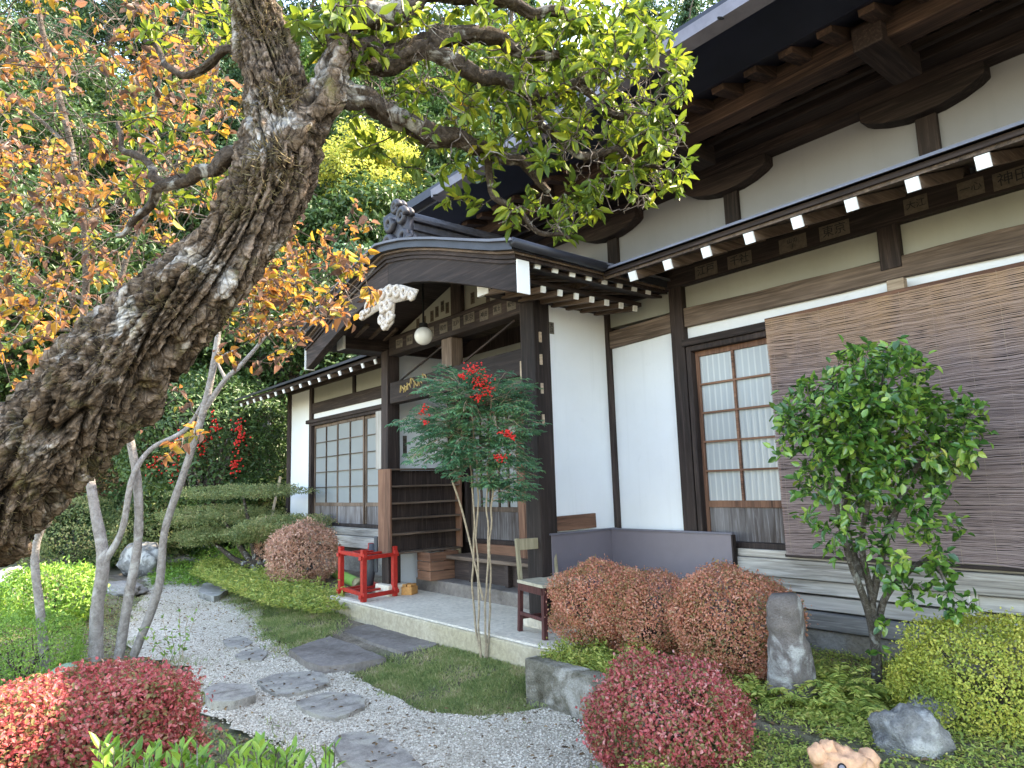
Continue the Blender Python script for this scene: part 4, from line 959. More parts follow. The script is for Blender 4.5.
def stems(par, base, c, r, n, seed, mt=BARKD, th=.008, name='stems'):
    rg = random.Random(seed); mb = MB()
    for i in range(n):
        a = rg.uniform(0, 6.28); rr = rg.uniform(.3, .8); t = Vector((c[0]+math.cos(a)*rr*r[0], c[1]+math.sin(a)*rr*r[1], c[2]+r[2]*rg.uniform(.0, .8)))
        b = Vector((base[0]+rg.uniform(-.12, .12)*r[0], base[1]+rg.uniform(-.12, .12)*r[1], base[2])); mid = b.lerp(t, .5)+Vector((rg.uniform(-.1, .1), rg.uniform(-.1, .1), .05))*r[0]
        mb.tube([b, mid, t], [th*1.4, th, th*.4], 5, False)
    return mb.build(name, mt, par)
def bush(name, label, cat, c, r, n, L, Wd, mt, seed, group=None, nst=14, th=.008, **k):
    zb = c[2]-r[2]*.95; t = thing(name, label, cat, (c[0], c[1], zb), 0, group)
    shell_bush(t, c, r, n, L, Wd, mt, seed, **k); stems(t, (c[0], c[1], zb-.04), c, r, nst, seed, th=th); return t
def at_ground(x, y, z, up): p = onz(x, y, z); return (p[0], p[1], z+up)

GR = 'rust coloured clipped azaleas along the metal screen'
c = ony(598, 603, 4.12); bush('azalea_bush', 'leftmost rust coloured round azalea, beside the wooden chair', 'bush', c, (.36, .34, .30), 19000, .017, .0105, L_RUST, 1, GR)
c = ony(645, 612, 4.22); bush('azalea_bush', 'middle rust azalea, lowest and flattest, between two taller ones before the metal screen', 'bush', c, (.42, .34, .285), 20000, .017, .0105, L_RUST, 2, GR)
c = ony(732, 622, 4.30); bush('azalea_bush', 'tall rust red azalea right before the lichened stone pillar', 'bush', c, (.42, .36, .345), 24000, .0185, .0115, L_RUST, 3, GR)
c = ony(668, 724, 2.98); bush('azalea_bush', 'round crimson red azalea bush in front of the mossy concrete block', 'bush', c, (.375, .37, .30), 24000, .021, .012, L_RED, 4, sq=2.5)
c = dep(1012, 692, 3.75); bush('azalea_bush', 'wide yellow green clipped azalea at the right edge of the photo', 'bush', c, (.52, .50, .37), 31000, .0175, .011, L_YG, 5, sq=2.4)
# long crimson hedge, lower left
a, b = dep(118, 706, 3.45), dep(-70, 742, 2.9); c = (a+b)/2; d = a-b; L_ = np.linalg.norm(d[:2])
hd = thing('crimson_hedge', 'long low crimson and pink azalea hedge in the lower left corner', 'hedge', (c[0], c[1], 0))
shell_bush(hd, (c[0], c[1], .42), (L_/2+.30, .42, .30), 46000, .024, .0145, L_RED, 6, sq=4, thick=.09, lump=.08, rz=math.atan2(d[1], d[0]), zmin=-.95)
for i in range(5):
    q = b+(a-b)*(i/4); stems(hd, (q[0], q[1], -.02), (q[0], q[1], .4), (.32, .32, .22), 9, 60+i, th=.010)
c = at_ground(303, 579, .28, .36); bush('azalea_bush', 'round faded pink brown azalea before the side wing window', 'bush', c, (.52, .5, .44), 9000, .040, .022, L_RUSTG, 7, 'faded azaleas before the side wing')
c = at_ground(277, 566, .28, .42); bush('azalea_bush', 'narrow brown azalea squeezed behind the round faded one', 'bush', c, (.30, .4, .40), 5000, .040, .022, L_RUSTG, 8, 'faded azaleas before the side wing')
c = at_ground(50, 612, .12, .22); bush('shrub', 'light yellow green low shrub left of the thin grey trunks', 'bush', c, (.85, .55, .33), 6000, .055, .028, L_GRN, 9, lump=.2, jag=.06)
c = at_ground(22, 672, .05, .15); bush('shrub', 'fine leaved dark green mound at the left edge behind the hedge', 'bush', c, (.60, .45, .34), 12000, .028, .010, L_GRN, 10, lump=.15, jag=.04)
for i, (px, py, rx, rz_, lb) in enumerate([(75, 548, 1.5, .75, 'dark brownish clipped mound under the leaning tree at far left'), (150, 545, 1.1, .6, 'dark brownish mound behind the long kerb rock'), (15, 545, 1.3, .8, 'dark mound at the left edge below the big trunk')]):
    c = at_ground(px, py, .5, .35); bush('shrub', lb, 'bush', c, (rx, rx*.8, rz_), 9000, .06, .03, L_YEW, 11+i, 'dark mounds at the far left')
# shrub with hanging red berries behind the grey trunks
c = dep(205, 447, 15.5); t = bush('berry_shrub', 'large dark green shrub with hanging red berry clusters left of the side wing', 'shrub', c, (2.0, 1.6, 1.55), 15000, .11, .05, L_DARK, 15, nst=20, th=.03, lump=.22, jag=.05)
bu = MB(); rg = random.Random(4)
def berries(mt, par, centres, r, n, sr, seed, name='berry_cluster'):
    rg = random.Random(seed); bm = bmesh.new()
    for c in centres:
        for i in range(n):
            q = Vector((rg.gauss(0, r[0]), rg.gauss(0, r[0]), rg.gauss(0, r[1])))+Vector(c)
            bmesh.ops.create_icosphere(bm, subdivisions=1, radius=sr*rg.uniform(.7, 1.2), matrix=Matrix.Translation(q))
    me = bpy.data.meshes.new(name); bm.to_mesh(me); bm.free(); me.materials.append(mt); me.polygons.foreach_set('use_smooth', [True]*len(me.polygons))
    o = bpy.data.objects.new(name, me); COL.objects.link(o); o.parent = par; o.matrix_parent_inverse = Matrix.Translation(par.location).inverted(); return o
for i, (x, y) in enumerate([(213, 425), (240, 425), (239, 437), (180, 440), (176, 448), (202, 445), (172, 470), (235, 462), (153, 464)]):
    berries(M_BERRY, t, [dep(x, y, 13.7), dep(x+1, y+5, 13.7)], (.06, .12), 16, .022, 40+i)

# layered topiary before the side wing
tp = thing('topiary_tree', 'cloud pruned evergreen with flat layered olive green pads beside the side wing', 'tree', tuple(onz(258, 568, .3)))
for i, (x, y, D, rx, ry, rz_) in enumerate([(243, 492, 12.6, 1.15, .7, .12), (215, 515, 12.8, .95, .8, .17), (285, 524, 11.9, .75, .6, .15), (206, 536, 12.6, .5, .5, .15), (258, 533, 12.3, .6, .5, .15)]):
    c = dep(x, y, D); shell_bush(tp, c, (rx, ry, rz_), 7000, .038, .016, L_YEW, 30+i, sq=2.2, thick=.4, lump=.35, jag=.05, name='foliage_pad', rz=.75)
mb = MB(); b = onz(258, 570, .25)
for (x, y, D) in [(243, 495, 12.6), (222, 517, 12.8), (285, 527, 11.9), (206, 536, 12.6), (262, 532, 12.3)]:
    q = dep(x, y, D); mb.tube([b, (b+q)/2+np.array([.1, 0, -.1]), q], [.07, .05, .02], 7, False)
mb.build('trunk', BARKD, tp, 0, True)

# ---- camellia in front of the blind
def branch_curve(a, b, n, wob, seed, sag=0):
    rg = random.Random(seed); a, b = Vector(a), Vector(b); L = (b-a).length; o = Vector((rg.uniform(0, 99), 0, 0)); out = []
    for i in range(n+1):
        t = i/n; w_ = math.sin(math.pi*t); p = a.lerp(b, t)
        out.append(p+Vector((mn.noise(Vector((t*3, 0, 0))+o), mn.noise(Vector((0, t*3, 5))+o), mn.noise(Vector((4, 0, t*3))+o)))*wob*L*w_*1.6+Vector((0, 0, sag*L*w_)))
    return out
def rosette(T, Dr, nmin, nmax, L, rg, spread=.9):
    P, D, N = [], [], []
    for c, d in zip(T, Dr):
        d = np.array(d)/max(1e-6, np.linalg.norm(d)); k = rg.integers(nmin, nmax+1)
        for i in range(k):
            u = rg.normal(size=3); u -= d*u.dot(d); u /= np.linalg.norm(u); q = d*rg.uniform(.2, 1.0)+u*spread; q /= np.linalg.norm(q)
            P.append(np.array(c)-d*rg.uniform(0, .05)+u*.004); D.append(q); nn = d*.6+np.array([0, 0, .8])+rg.normal(size=3)*.35; N.append(nn)
    return np.array(P), np.array(D), np.array(N)
def ellipse_targets(regs, rg):
    out = []
    for (cx, cy, rx, ry, n, d0, d1) in regs:
        k = 0
        while k < n:
            u, v_ = rg.uniform(-1, 1, 2)
            if u*u+v_*v_ > 1: continue
            out.append(dep(cx+u*rx, cy+v_*ry, rg.uniform(d0, d1))); k += 1
    return out
def grow(par, skel, targets, rg, mt, r_tw=.0035, name='twigs', wob=.12, maxlen=9., step=.07, rmax=.012):
    """join every leafy tip to the nearest wood already there"""
    pool = [Vector(p) for pl in skel for p in pl]; T = [Vector(t) for t in targets]
    arr = np.array([tuple(p) for p in pool]); d0 = [np.min(np.linalg.norm(arr-np.array(t), axis=1)) for t in T]
    order = np.argsort(d0); mb = MB(); dirs = {}
    for i in order:
        t = T[i]; dd = np.linalg.norm(arr-np.array(t), axis=1); j = int(np.argmin(dd+rg.uniform(0, .03, len(dd)))); a = Vector(arr[j]); L = (t-a).length
        if L > maxlen: dirs[i] = Vector((0, 0, 1)); continue
        n = max(3, int(L/step)); pts = branch_curve(a, t, n, wob, int(rg.integers(1e6)), rg.uniform(-.05, .10))
        r0 = min(rmax, r_tw+L*.006); mb.tube(pts, [r0*(1-k/n)+r_tw*.55*(k/n) for k in range(n+1)], 5, False)
        arr = np.concatenate([arr, np.array([tuple(p) for p in pts[1:]])]); dirs[i] = (pts[-1]-pts[-2]).normalized()
    mb.build(name, mt, par, 0, True); return [dirs[i] for i in range(len(T))]
def pxline(pts): return [Vector(dep(*p)) for p in pts]
def refine(pl, n=6):
    out = []
    for i in range(len(pl)-1):
        for k in range(n): out.append(pl[i].lerp(pl[i+1], k/n))
    return out+[pl[-1]]
def catmull(P, n=6):
    P = [P[0]*2-P[1]]+P+[P[-1]*2-P[-2]]; out = []
    for i in range(1, len(P)-2):
        for k in range(n):
            t = k/n; a, b, c, d = P[i-1], P[i], P[i+1], P[i+2]
            out.append(.5*((2*b)+(c-a)*t+(2*a-5*b+4*c-d)*t*t+(-a+3*b-3*c+d)*t**3))
    return out+[P[-2]]
rg = np.random.default_rng(21)
cb = onz(877, 690, .27); D0 = float(-(CM @ (cb-CAMP))[2])
ca = thing('camellia_tree', 'small glossy leaved camellia tree standing in front of the brown reed blind', 'tree', tuple(cb))
st_ = [[(877, 692, D0), (876, 650, D0), (868, 610, D0), (850, 560, D0-.05), (835, 500, D0-.1), (815, 430, D0-.15)],
       [(876, 660, D0), (872, 600, D0), (862, 545, D0), (870, 490, D0-.1), (880, 420, D0), (885, 350, D0)],
       [(876, 640, D0), (884, 600, D0), (905, 575, D0-.1), (930, 560, D0-.2), (950, 590, D0-.3)],
       [(872, 600, D0), (885, 545, D0), (905, 490, D0-.1), (935, 440, D0-.2), (970, 425, D0-.2)],
       [(862, 580, D0), (845, 520, D0+.1), (850, 450, D0+.15), (850, 380, D0)]]
sk = [catmull(pxline(l), 6) for l in st_]; mb = MB()
for i, l in enumerate(sk): mb.tube(l, [(.034 if i == 0 else .026)*(1-.75*k/len(l)) for k in range(len(l))], 9, False)
mb.build('trunk', BARKC, ca, 0, True)
tg = ellipse_targets([(880, 385, 60, 45, 150, D0-.35, D0+.25), (835, 415, 58, 45, 160, D0-.4, D0+.2), (905, 440, 80, 45, 215, D0-.4, D0+.25), (880, 480, 85, 32, 125, D0-.35, D0+.2), (965, 425, 32, 32, 22, D0-.4, D0-.1),
                      (925, 530, 38, 22, 22, D0-.4, D0-.1), (915, 570, 40, 25, 26, D0-.45, D0-.1), (950, 603, 24, 12, 9, D0-.45, D0-.3), (828, 515, 32, 40, 18, D0-.4, D0), (870, 535, 30, 20, 12, D0-.3, D0), (905, 600, 14, 8, 3, D0-.4, D0-.3), (780, 445, 10, 10, 3, D0-.4, D0-.3), (882, 645, 8, 22, 3, D0-.2, D0-.1)], rg)
dr = grow(ca, [l[len(l)//3:] for l in sk], tg, rg, BARKC, .0022, rmax=.007)
P, D, N = rosette(tg, [tuple(d) for d in dr], 5, 9, .06, rg, 1.0); s = rg.uniform(.7, 1.15, len(P))
P = P+rg.normal(size=P.shape)*.02
leaves('foliage', P, D, N, .062*s, .036*s, L_CAM, ca, fold=.15, droop=.2)

# ---- nandina with red berries by the platform
nb = onz(483, 660, .10); D0 = float(-(CM @ (nb-CAMP))[2])
na = thing('nandina_shrub', 'slender nandina with red berry clusters growing in front of the porch', 'shrub', tuple(nb))
mb = MB(); tips = []
for i, (x0, x1, x2, y2) in enumerate([(481, 478, 472, 395), (485, 487, 492, 400), (487, 491, 503, 430), (480, 474, 462, 430)]):
    l = catmull(pxline([(x0, 663, D0), (x1-1, 600, D0+.02*i), (x1, 520, D0-.02*i), (x1+(x2-x1)*.12, 478, D0), (x2, y2, D0-.1+.05*i)]), 8)
    l = [p+Vector((mn.noise(p*5+Vector((i*3, 0, 0))), mn.noise(p*5+Vector((0, i*3, 0))), 0))*.022 for p in l]; mb.tube(l, [.0105*(1-.5*k/len(l)) for k in range(len(l))], 7, False); tips.append(l)
l = catmull(pxline([(483, 600, D0), (474, 560, D0), (462, 510, D0), (452, 480, D0)]), 5); mb.tube(l, .009, 6, False)
mb.build('canes', BAMBOO, na, 0, True)
rg = np.random.default_rng(5); P, D, N = [], [], []; tw = MB()
allp = [p for l in tips for p in l[int(len(l)*.55):]]
for (cx, cy, rx, ry, n) in [(500, 392, 45, 22, 44), (455, 385, 40, 20, 36), (440, 420, 48, 16, 42), (500, 425, 50, 18, 44), (438, 448, 36, 22, 34), (480, 455, 45, 20, 40), (508, 472, 36, 20, 30), (505, 490, 32, 12, 18), (455, 465, 35, 18, 16)]:
    for k in range(n):
        u, v_ = rg.uniform(-1, 1, 2)
        if u*u+v_*v_ > 1: u *= .6; v_ *= .6
        e = Vector(dep(cx+u*rx, cy+v_*ry, D0+rg.uniform(-.35, .35)))
        cand = sorted(allp, key=lambda p: (p-e).length+rg.uniform(0, .1))[0]; a0 = cand.lerp(e, .25) if (e-cand).length > .3 else cand
        pts = branch_curve(a0, e, 6, .08, int(rg.integers(1e6)), .12); tw.tube(pts, [.0025]*len(pts), 4, False)
        dl = (pts[-1]-pts[-3]).normalized()
        for j in range(2, 7):
            for sgn in (1, -1):
                side = dl.cross(Vector((0, 0, 1))).normalized()*sgn; o = pts[j] if j < len(pts) else pts[-1]
                sub = (dl*.5+side*.9+Vector((0, 0, rg.uniform(-.3, .25)))).normalized(); LL = .085*(1.2-.1*j)*rg.uniform(.8, 1.3)
                for q in (.35, .6, .85, 1.0):
                    for s2 in ((1, -1) if q < 1 else (0,)):
                        p_ = o+sub*LL*q; side2 = sub.cross(Vector((0, 0, 1)))*s2
                        dd = (sub*.7+side2*.8+Vector((0, 0, rg.uniform(-.35, .1)))).normalized(); P.append(p_); D.append(dd); N.append(Vector((rg.normal()*.3, rg.normal()*.3, 1)))
tw.build('twigs', BAMBOO, na)
P, D, N = [np.array([tuple(v) for v in a]) for a in (P, D, N)]; s = rg.uniform(.7, 1.2, len(P))
leaves('foliage', P, D, N, .040*s, .011*s, L_NAN, na)
for i, (x, y, r_, n) in enumerate([(473, 370, .05, 60), (482, 382, .06, 70), (487, 392, .04, 36), (462, 376, .03, 20), (424, 384+27, .03, 22), (425, 423, .025, 16), (507, 433, .035, 46), (500, 458, .035, 40), (478, 398, .03, 24), (512, 438, .02, 14)]):
    berries(M_BERRY, na, [dep(x, y, D0-.38)], (r_*.8, r_*.55), n, .008, 70+i)

# ---- grass, ferns, ground cover
def blades(name, pts, z, h, w_, mt, rg, lean=.5, z_fn=None):
    n = len(pts); Z = np.array([z_fn(*p) for p in pts]) if z_fn else np.full(n, z)
    P = np.column_stack([pts, Z-.01]); D = nrm(np.column_stack([rg.normal(size=n)*lean, rg.normal(size=n)*lean, np.ones(n)])); N = rnd_unit(n)
    s = rg.uniform(.5, 1.4, n); return leaves(name, P, D, N, h*s, w_*s, mt, None, fold=.1, droop=.35)
rg = np.random.default_rng(9)
def pzpoly(pp, z): return [onz(x, y, z)[:2] for x, y in pp]
G1 = pzpoly([(318, 668), (350, 655), (400, 660), (440, 650), (480, 655), (534, 672), (536, 706), (500, 720), (430, 716), (385, 694)], .08)
pts = sample_poly(G1, 42000); pts = pts+rg.normal(size=pts.shape)*.07; pn = np.array([mn.noise((p[0]*2.2, p[1]*2.2, 1)) for p in pts]); pts = pts[(pn > -.3) | (rg.uniform(size=len(pn)) < .35)]
tag(blades('grass', pts, 0, .036, .006, L_GRASS, rg, .7, z_fn=gh), 'short green grass growing before the concrete platform', 'grass', kind='stuff')
G2 = pzpoly([(215, 575), (262, 590), (330, 600), (345, 612), (330, 634), (292, 650), (268, 640), (262, 614), (222, 593)], .1)
pts = sample_poly(G2, 26000); pts = pts+rg.normal(size=pts.shape)*.09; pn = np.array([mn.noise((p[0]*2.2, p[1]*2.2, 6)) for p in pts]); pts = pts[(pn > -.2) | (rg.uniform(size=len(pn)) < .3)]
tag(blades('grass', pts, 0, .045, .007, L_GRASS, rg, .8, z_fn=lambda x, y: gh(x, y)+.03), 'green grass and clover verge between the path and the fern bank', 'grass', kind='stuff')
PE = np.array(dense(PW, .02, .07)); pts = PE[rg.uniform(size=len(PE)) < .8]; pts = np.concatenate([pts+rg.normal(size=pts.shape)*.05 for _ in range(4)])
cl = np.array([mn.noise((p[0]*1.7, p[1]*1.7, 4)) for p in pts]); pts = pts[cl > .0]
tag(blades('grass', pts, .06, .035, .006, L_GRASS, rg, .8), 'grass tufts fringing the gravel path', 'grass', kind='stuff')
pts = sample_poly(PW, 60000); cl = np.array([mn.noise((p[0]*.9, p[1]*.9, 14))+.4*mn.noise((p[0]*4, p[1]*4, 3)) for p in pts]); pts = pts[(cl > .30) & (rg.uniform(size=len(cl)) < .55)]
tag(blades('grass', pts, .036, .016, .006, L_GRASS, rg, 1.1), 'thin moss and weeds creeping over the gravel', 'grass', kind='stuff')
# moss and low weeds of the left ground
GL = pzpoly([(0, 600), (130, 590), (135, 640), (190, 665), (195, 712), (240, 735), (330, 790), (300, 900), (-100, 900), (-200, 640)], 0)
pts = sample_poly(GL, 60000); cl = np.array([mn.noise((p[0]*1.5, p[1]*1.5, 8)) for p in pts]); pts = pts[(cl > .0) | (rg.uniform(size=len(cl)) < .35)]
tag(blades('ground_cover', pts, 0, .028, .010, L_GRASS, rg, 1.0, z_fn=gh), 'patchy moss and weeds on the soil left of the path', 'ground cover', kind='stuff')
# fallen leaves
def litter(poly, n, zf, L, name, lb, mt=L_BRN):
    pts = sample_poly(poly, n); Z = np.array([zf(*p) for p in pts])+rg.uniform(.0, .012, n); D = nrm(np.column_stack([rg.normal(size=(n, 2)), rg.normal(size=n)*.15])); N = nrm(np.column_stack([rg.normal(size=(n, 2))*.3, np.ones(n)]))
    s = rg.uniform(.6, 1.2, n); o = leaves(name, np.column_stack([pts, Z]), D, N, L*s, L*.5*s, mt); tag(o, lb, 'leaves', kind='stuff')
litter(PW, 1300, lambda x, y: .07, .035, 'fallen_leaves', 'dry brown leaves fallen on the gravel path')
litter(GL, 5200, lambda x, y: gh(x, y)+.005, .045, 'fallen_leaves', 'dry brown leaves fallen on the soil left of the path')
BEDP = [(-3.95, 3.55), (-1.0, 3.55), (-1.0, 5.25), (-4.0, 5.25)]
litter(BEDP, 1500, lambda x, y: .275, .04, 'fallen_leaves', 'dry brown leaves fallen on the raised bed')
# hillside litter and undergrowth
def fern_mesh(name, par, c, R, nf, rg, mt, Lf=.03, wfr=.3):
    P, D, N = [], [], []
    for i in range(nf):
        a = rg.uniform(0, 6.283); el = rg.uniform(.25, 1.1); L = R*rg.uniform(.7, 1.15); p = np.array(c, float)+np.array([math.cos(a), math.sin(a), 0])*R*.08; d = np.array([math.cos(a)*math.cos(el), math.sin(a)*math.cos(el), math.sin(el)])
        m_ = 16
        for k in range(m_):
            p = p+d*L/m_; d = d+np.array([0, 0, -.085]); d /= np.linalg.norm(d); side = np.cross(d, [0, 0, 1.]); side /= np.linalg.norm(side); wv = Lf*math.sin(math.pi*min(1, (k+2)/m_)**.7)+.004
            for s_ in (1, -1):
                P.append(p); D.append(side*s_+d*.45+np.array([0, 0, rg.normal()*.15])); N.append(np.array([0, 0, 1.])+rg.normal(size=3)*.2)
    P, D, N = map(np.array, (P, D, N)); n = len(P); s = rg.uniform(.8, 1.3, n)
    return leaves(name, P, D, N, Lf*1.6*s, Lf*.5*s, mt, par)
GF = 'yellow green ferns on the raised bed'
for i, (x, y, z, R, lb) in enumerate([(838, 690, .34, .24, 'largest fern clump between stone pillar and pale rock'), (815, 712, .27, .2, 'low fern left of the pale rounded rock'), (852, 716, .28, .17, 'small fern just left of the pale rock'), (805, 672, .3, .17, 'fern growing at the right foot of the stone pillar'), (868, 700, .3, .15, 'fern below the camellia trunk'), (905, 698, .3, .16, 'fern behind the large pale rock'), (760, 700, .28, .2, 'fern at the left foot of the stone pillar'), (838, 738, .22, .16, 'fern behind the terracotta ornament')]):
    p = onz(x, y, z); t = thing('fern', lb, 'fern', (p[0], p[1], z), 0, GF); fern_mesh('fronds', t, (p[0], p[1], z), R, 34, rg, L_FERN, .026)
# ferny ground cover between the bushes and on the bank
def cover(name, lb, poly, n, zf, mt, L=.03, Wd=.014, hump=.06):
    pts = sample_poly(poly, n); Z = np.array([zf(*p)+hump*(.5+mn.noise((p[0]*6, p[1]*6, 2)))*abs(rg.normal()) for p in pts]); P = np.column_stack([pts, Z])
    D = nrm(np.column_stack([rg.normal(size=(n, 2)), np.abs(rg.normal(size=n))*.6])); N = nrm(np.column_stack([rg.normal(size=(n, 2))*.4, np.ones(n)])); s = rg.uniform(.6, 1.3, n)
    tag(leaves(name, P, D, N, L*s, Wd*s, mt), lb, 'ground cover', kind='stuff')
cover('ground_cover', 'yellow green ferny cover spilling over the concrete edging', [(-4.06, 3.50), (-2.9, 3.50), (-2.9, 3.95), (-4.1, 4.05)], 7000, lambda x, y: .30, L_FERN, .030, .011, .08)
cover('ground_cover', 'mossy green cover over the raised bed', BEDP, 26000, lambda x, y: .275, L_FERN, .024, .009, .03)
cover('ground_cover', 'mossy green cover between the crimson bush and the lower right corner', [(-2.4, 2.3), (.5, 2.3), (.5, 3.5), (-2.4, 3.5)], 26000, lambda x, y: .24, L_FERN, .022, .010, .05)
BANK = pzpoly([(205, 560), (262, 556), (300, 578), (345, 590), (348, 602), (325, 608), (268, 600), (228, 586), (190, 570)], .30)
cover('ground_cover', 'yellow green creeping fern bank under the faded azaleas', BANK, 16000, lambda x, y: max(gh(x, y), .2)+.02, L_FERN, .06, .02, .10)
cover('ground_cover', 'dark green creeper on the far bank by the boulders', pzpoly([(150, 555), (210, 548), (262, 560), (215, 572), (150, 570)], .3), 6000, lambda x, y: gh(x, y)+.05, L_GRN, .06, .025, .12)
# soft soil lip of the bank
# strappy plant beside the crimson bush
p = onz(768, 742, .15); t = thing('strap_leaf_plant', 'bright green plant with long strappy leaves beside the crimson bush', 'plant', (p[0], p[1], .1))
V, F = [], []
for i in range(60):
    a = rg.uniform(0, 6.28); L = rg.uniform(.16, .3); d = np.array([math.cos(a)*.6, math.sin(a)*.6, 1.]); q = np.array([p[0]+rg.normal()*.05, p[1]+rg.normal()*.05, .12]); sd_ = np.array([-math.sin(a), math.cos(a), 0]); b0 = len(V)
    for k in range(7):
        ww = .011*math.sin(math.pi*(k+.8)/7.6); V += [q-sd_*ww, q+sd_*ww]; d = d/np.linalg.norm(d)+np.array([0, 0, -.28]); q = q+d/np.linalg.norm(d)*L/6
        if k < 6: F.append((b0+2*k, b0+2*k+1, b0+2*k+3, b0+2*k+2))
fast_mesh('leaves', V, F, L_GRN, t)
# leafy shoots along the bottom edge
def shoots(t, px0, px1, y0, D0_, n, L, mt, hgt, rg, zb=None):
    mb = MB(); P, D, N = [], [], []
    for i in range(n):
        x = rg.uniform(px0, px1); e = dep(x, y0+rg.uniform(-8, 34), D0_+rg.uniform(-.25, .25)); h = hgt*rg.uniform(.6, 1.1); ln = rg.normal(size=2)*.12
        b = e+np.array([ln[0]*h, ln[1]*h, -h]); mb.tube([b, (b+e)/2+rg.normal(size=3)*.01, e], [.004, .003, .002], 4, False); m_ = int(rg.integers(10, 16))
        for k in range(m_):
            tt = .25+.75*k/m_; q = b+(e-b)*tt; a = k*2.4+rg.uniform(0, .5); el = .3+.9*(tt**3); P.append(q); D.append([math.cos(a)*math.cos(el), math.sin(a)*math.cos(el), math.sin(el)]); N.append([-math.cos(a)*.5, -math.sin(a)*.5, 1])
    mb.build('stems', BARKC, t); P, D, N = map(np.array, (P, D, N)); s = rg.uniform(.7, 1.2, len(P)); leaves('foliage', P, D, N, L*s, L*.36*s, mt, t, fold=.12)
p = dep(215, 800, 2.5); t = thing('leafy_plant', 'bright green leafy plant along the bottom edge below the crimson hedge', 'plant', (p[0], p[1], 0))
shoots(t, 95, 335, 748, 2.4, 120, .062, L_GRN, .5, rg)
p = onz(178, 668, .05); t = thing('slender_weed', 'slender light green weed standing at the edge of the gravel behind the hedge', 'plant', (p[0], p[1], 0))
Dw = float(-(CM @ (p-CAMP))[2]); mb = MB(); P, D, N = [], [], []
for (x, y) in [(150, 628), (163, 618), (180, 612), (188, 618), (196, 612), (172, 630), (140, 632)]:
    e = dep(x, y, Dw); b = p+np.array([(x-172)*.0015, 0, -.03]); l = branch_curve(b, e, 5, .06, int(x)); mb.tube(l, .003, 4, False)
    for k in range(14):
        q = np.array(l[2+k % 4]); P.append(q); D.append(rg.normal(size=3)+np.array([0, 0, .6])); N.append([0, 0, 1]+rg.normal(size=3)*.4)
mb.build('stems', BAMBOO, t); P, D, N = map(np.array, (P, D, N)); leaves('foliage', P, D, N, .045, .018, L_GRN, t)

# ================================================================== the old leaning tree
def gnarled(pl, rad, segs, seed, amp, mt, name, par, ridge=5, twist=1.6):
    pl = [Vector(p) for p in pl]; n = len(pl); V, F = [], []; ref = None; s = 0
    for i, p in enumerate(pl):
        t = (pl[min(i+1, n-1)]-pl[max(i-1, 0)]).normalized(); ref = t.orthogonal().normalized() if ref is None else (ref-t*ref.dot(t)).normalized(); b = t.cross(ref); s += (p-pl[i-1]).length if i else 0
        for k in range(segs):
            a = 2*math.pi*k/segs; R = rad[i]; q = Vector((math.cos(a+s*twist)*2, math.sin(a+s*twist)*2, s*1.7+seed))
            big = mn.noise(q*.8)*.34
            g1 = abs(mn.noise(Vector((q.x*1.15, q.y*1.15, s*2.6+seed*2)))); g2 = abs(mn.noise(Vector((q.x*2.6, q.y*2.6, s*4+seed))))
            g3 = abs(mn.noise(Vector((q.x*4.5, q.y*4.5, s*11+seed)))); cut = -.36*math.exp(-(g1/.085)**2)-.17*math.exp(-(g2/.09)**2)-.07*math.exp(-(g3/.10)**2)
            kn = max(0, mn.noise(Vector((q.x*1.3+9, q.y*1.3, s*4.5)))-.25)*.7
            fine = mn.fractal(Vector((math.cos(a)*R*30, math.sin(a)*R*30, s*22)), .6, 2, 6)*.12
            r_ = R*(1.06+amp*(big+cut+kn)+fine); V.append(tuple(p+(ref*math.cos(a)+b*math.sin(a))*r_))
    for i in range(n-1):
        for k in range(segs): a = i*segs+k; b2 = i*segs+(k+1) % segs; F.append((a, b2, b2+segs, a+segs))
    return fast_mesh(name, V, F, mt, par, smooth=True)
root_b = dep(-210, 720, 2.2); root_b = np.array([root_b[0], root_b[1], gh(root_b[0], root_b[1])-.1])
tr = thing('leaning_tree', 'huge gnarled mossy leaning tree trunk with yellow green leafy branches overhead', 'tree', tuple(root_b))
D_ = 2.15
main = [Vector(root_b)]+pxline([(-120, 600, D_), (-40, 520, D_), (55, 432, D_), (130, 350, D_), (195, 285, D_), (245, 230, D_+.02), (278, 170, D_+.05), (280, 110, D_+.08), (268, 50, D_+.1), (250, -10, D_+.1), (235, -90, D_+.1)])
mr_ = [84, 72, 60, 50, 43, 38, 34, 36, 30, 25, 23, 19]; ml = catmull(main, 26); mr2 = np.interp(np.linspace(0, len(mr_)-1, len(ml)), range(len(mr_)), mr_)*D_/FPX
gnarled(ml, mr2, 150, 3., 1.0, BARK, 'trunk', tr)
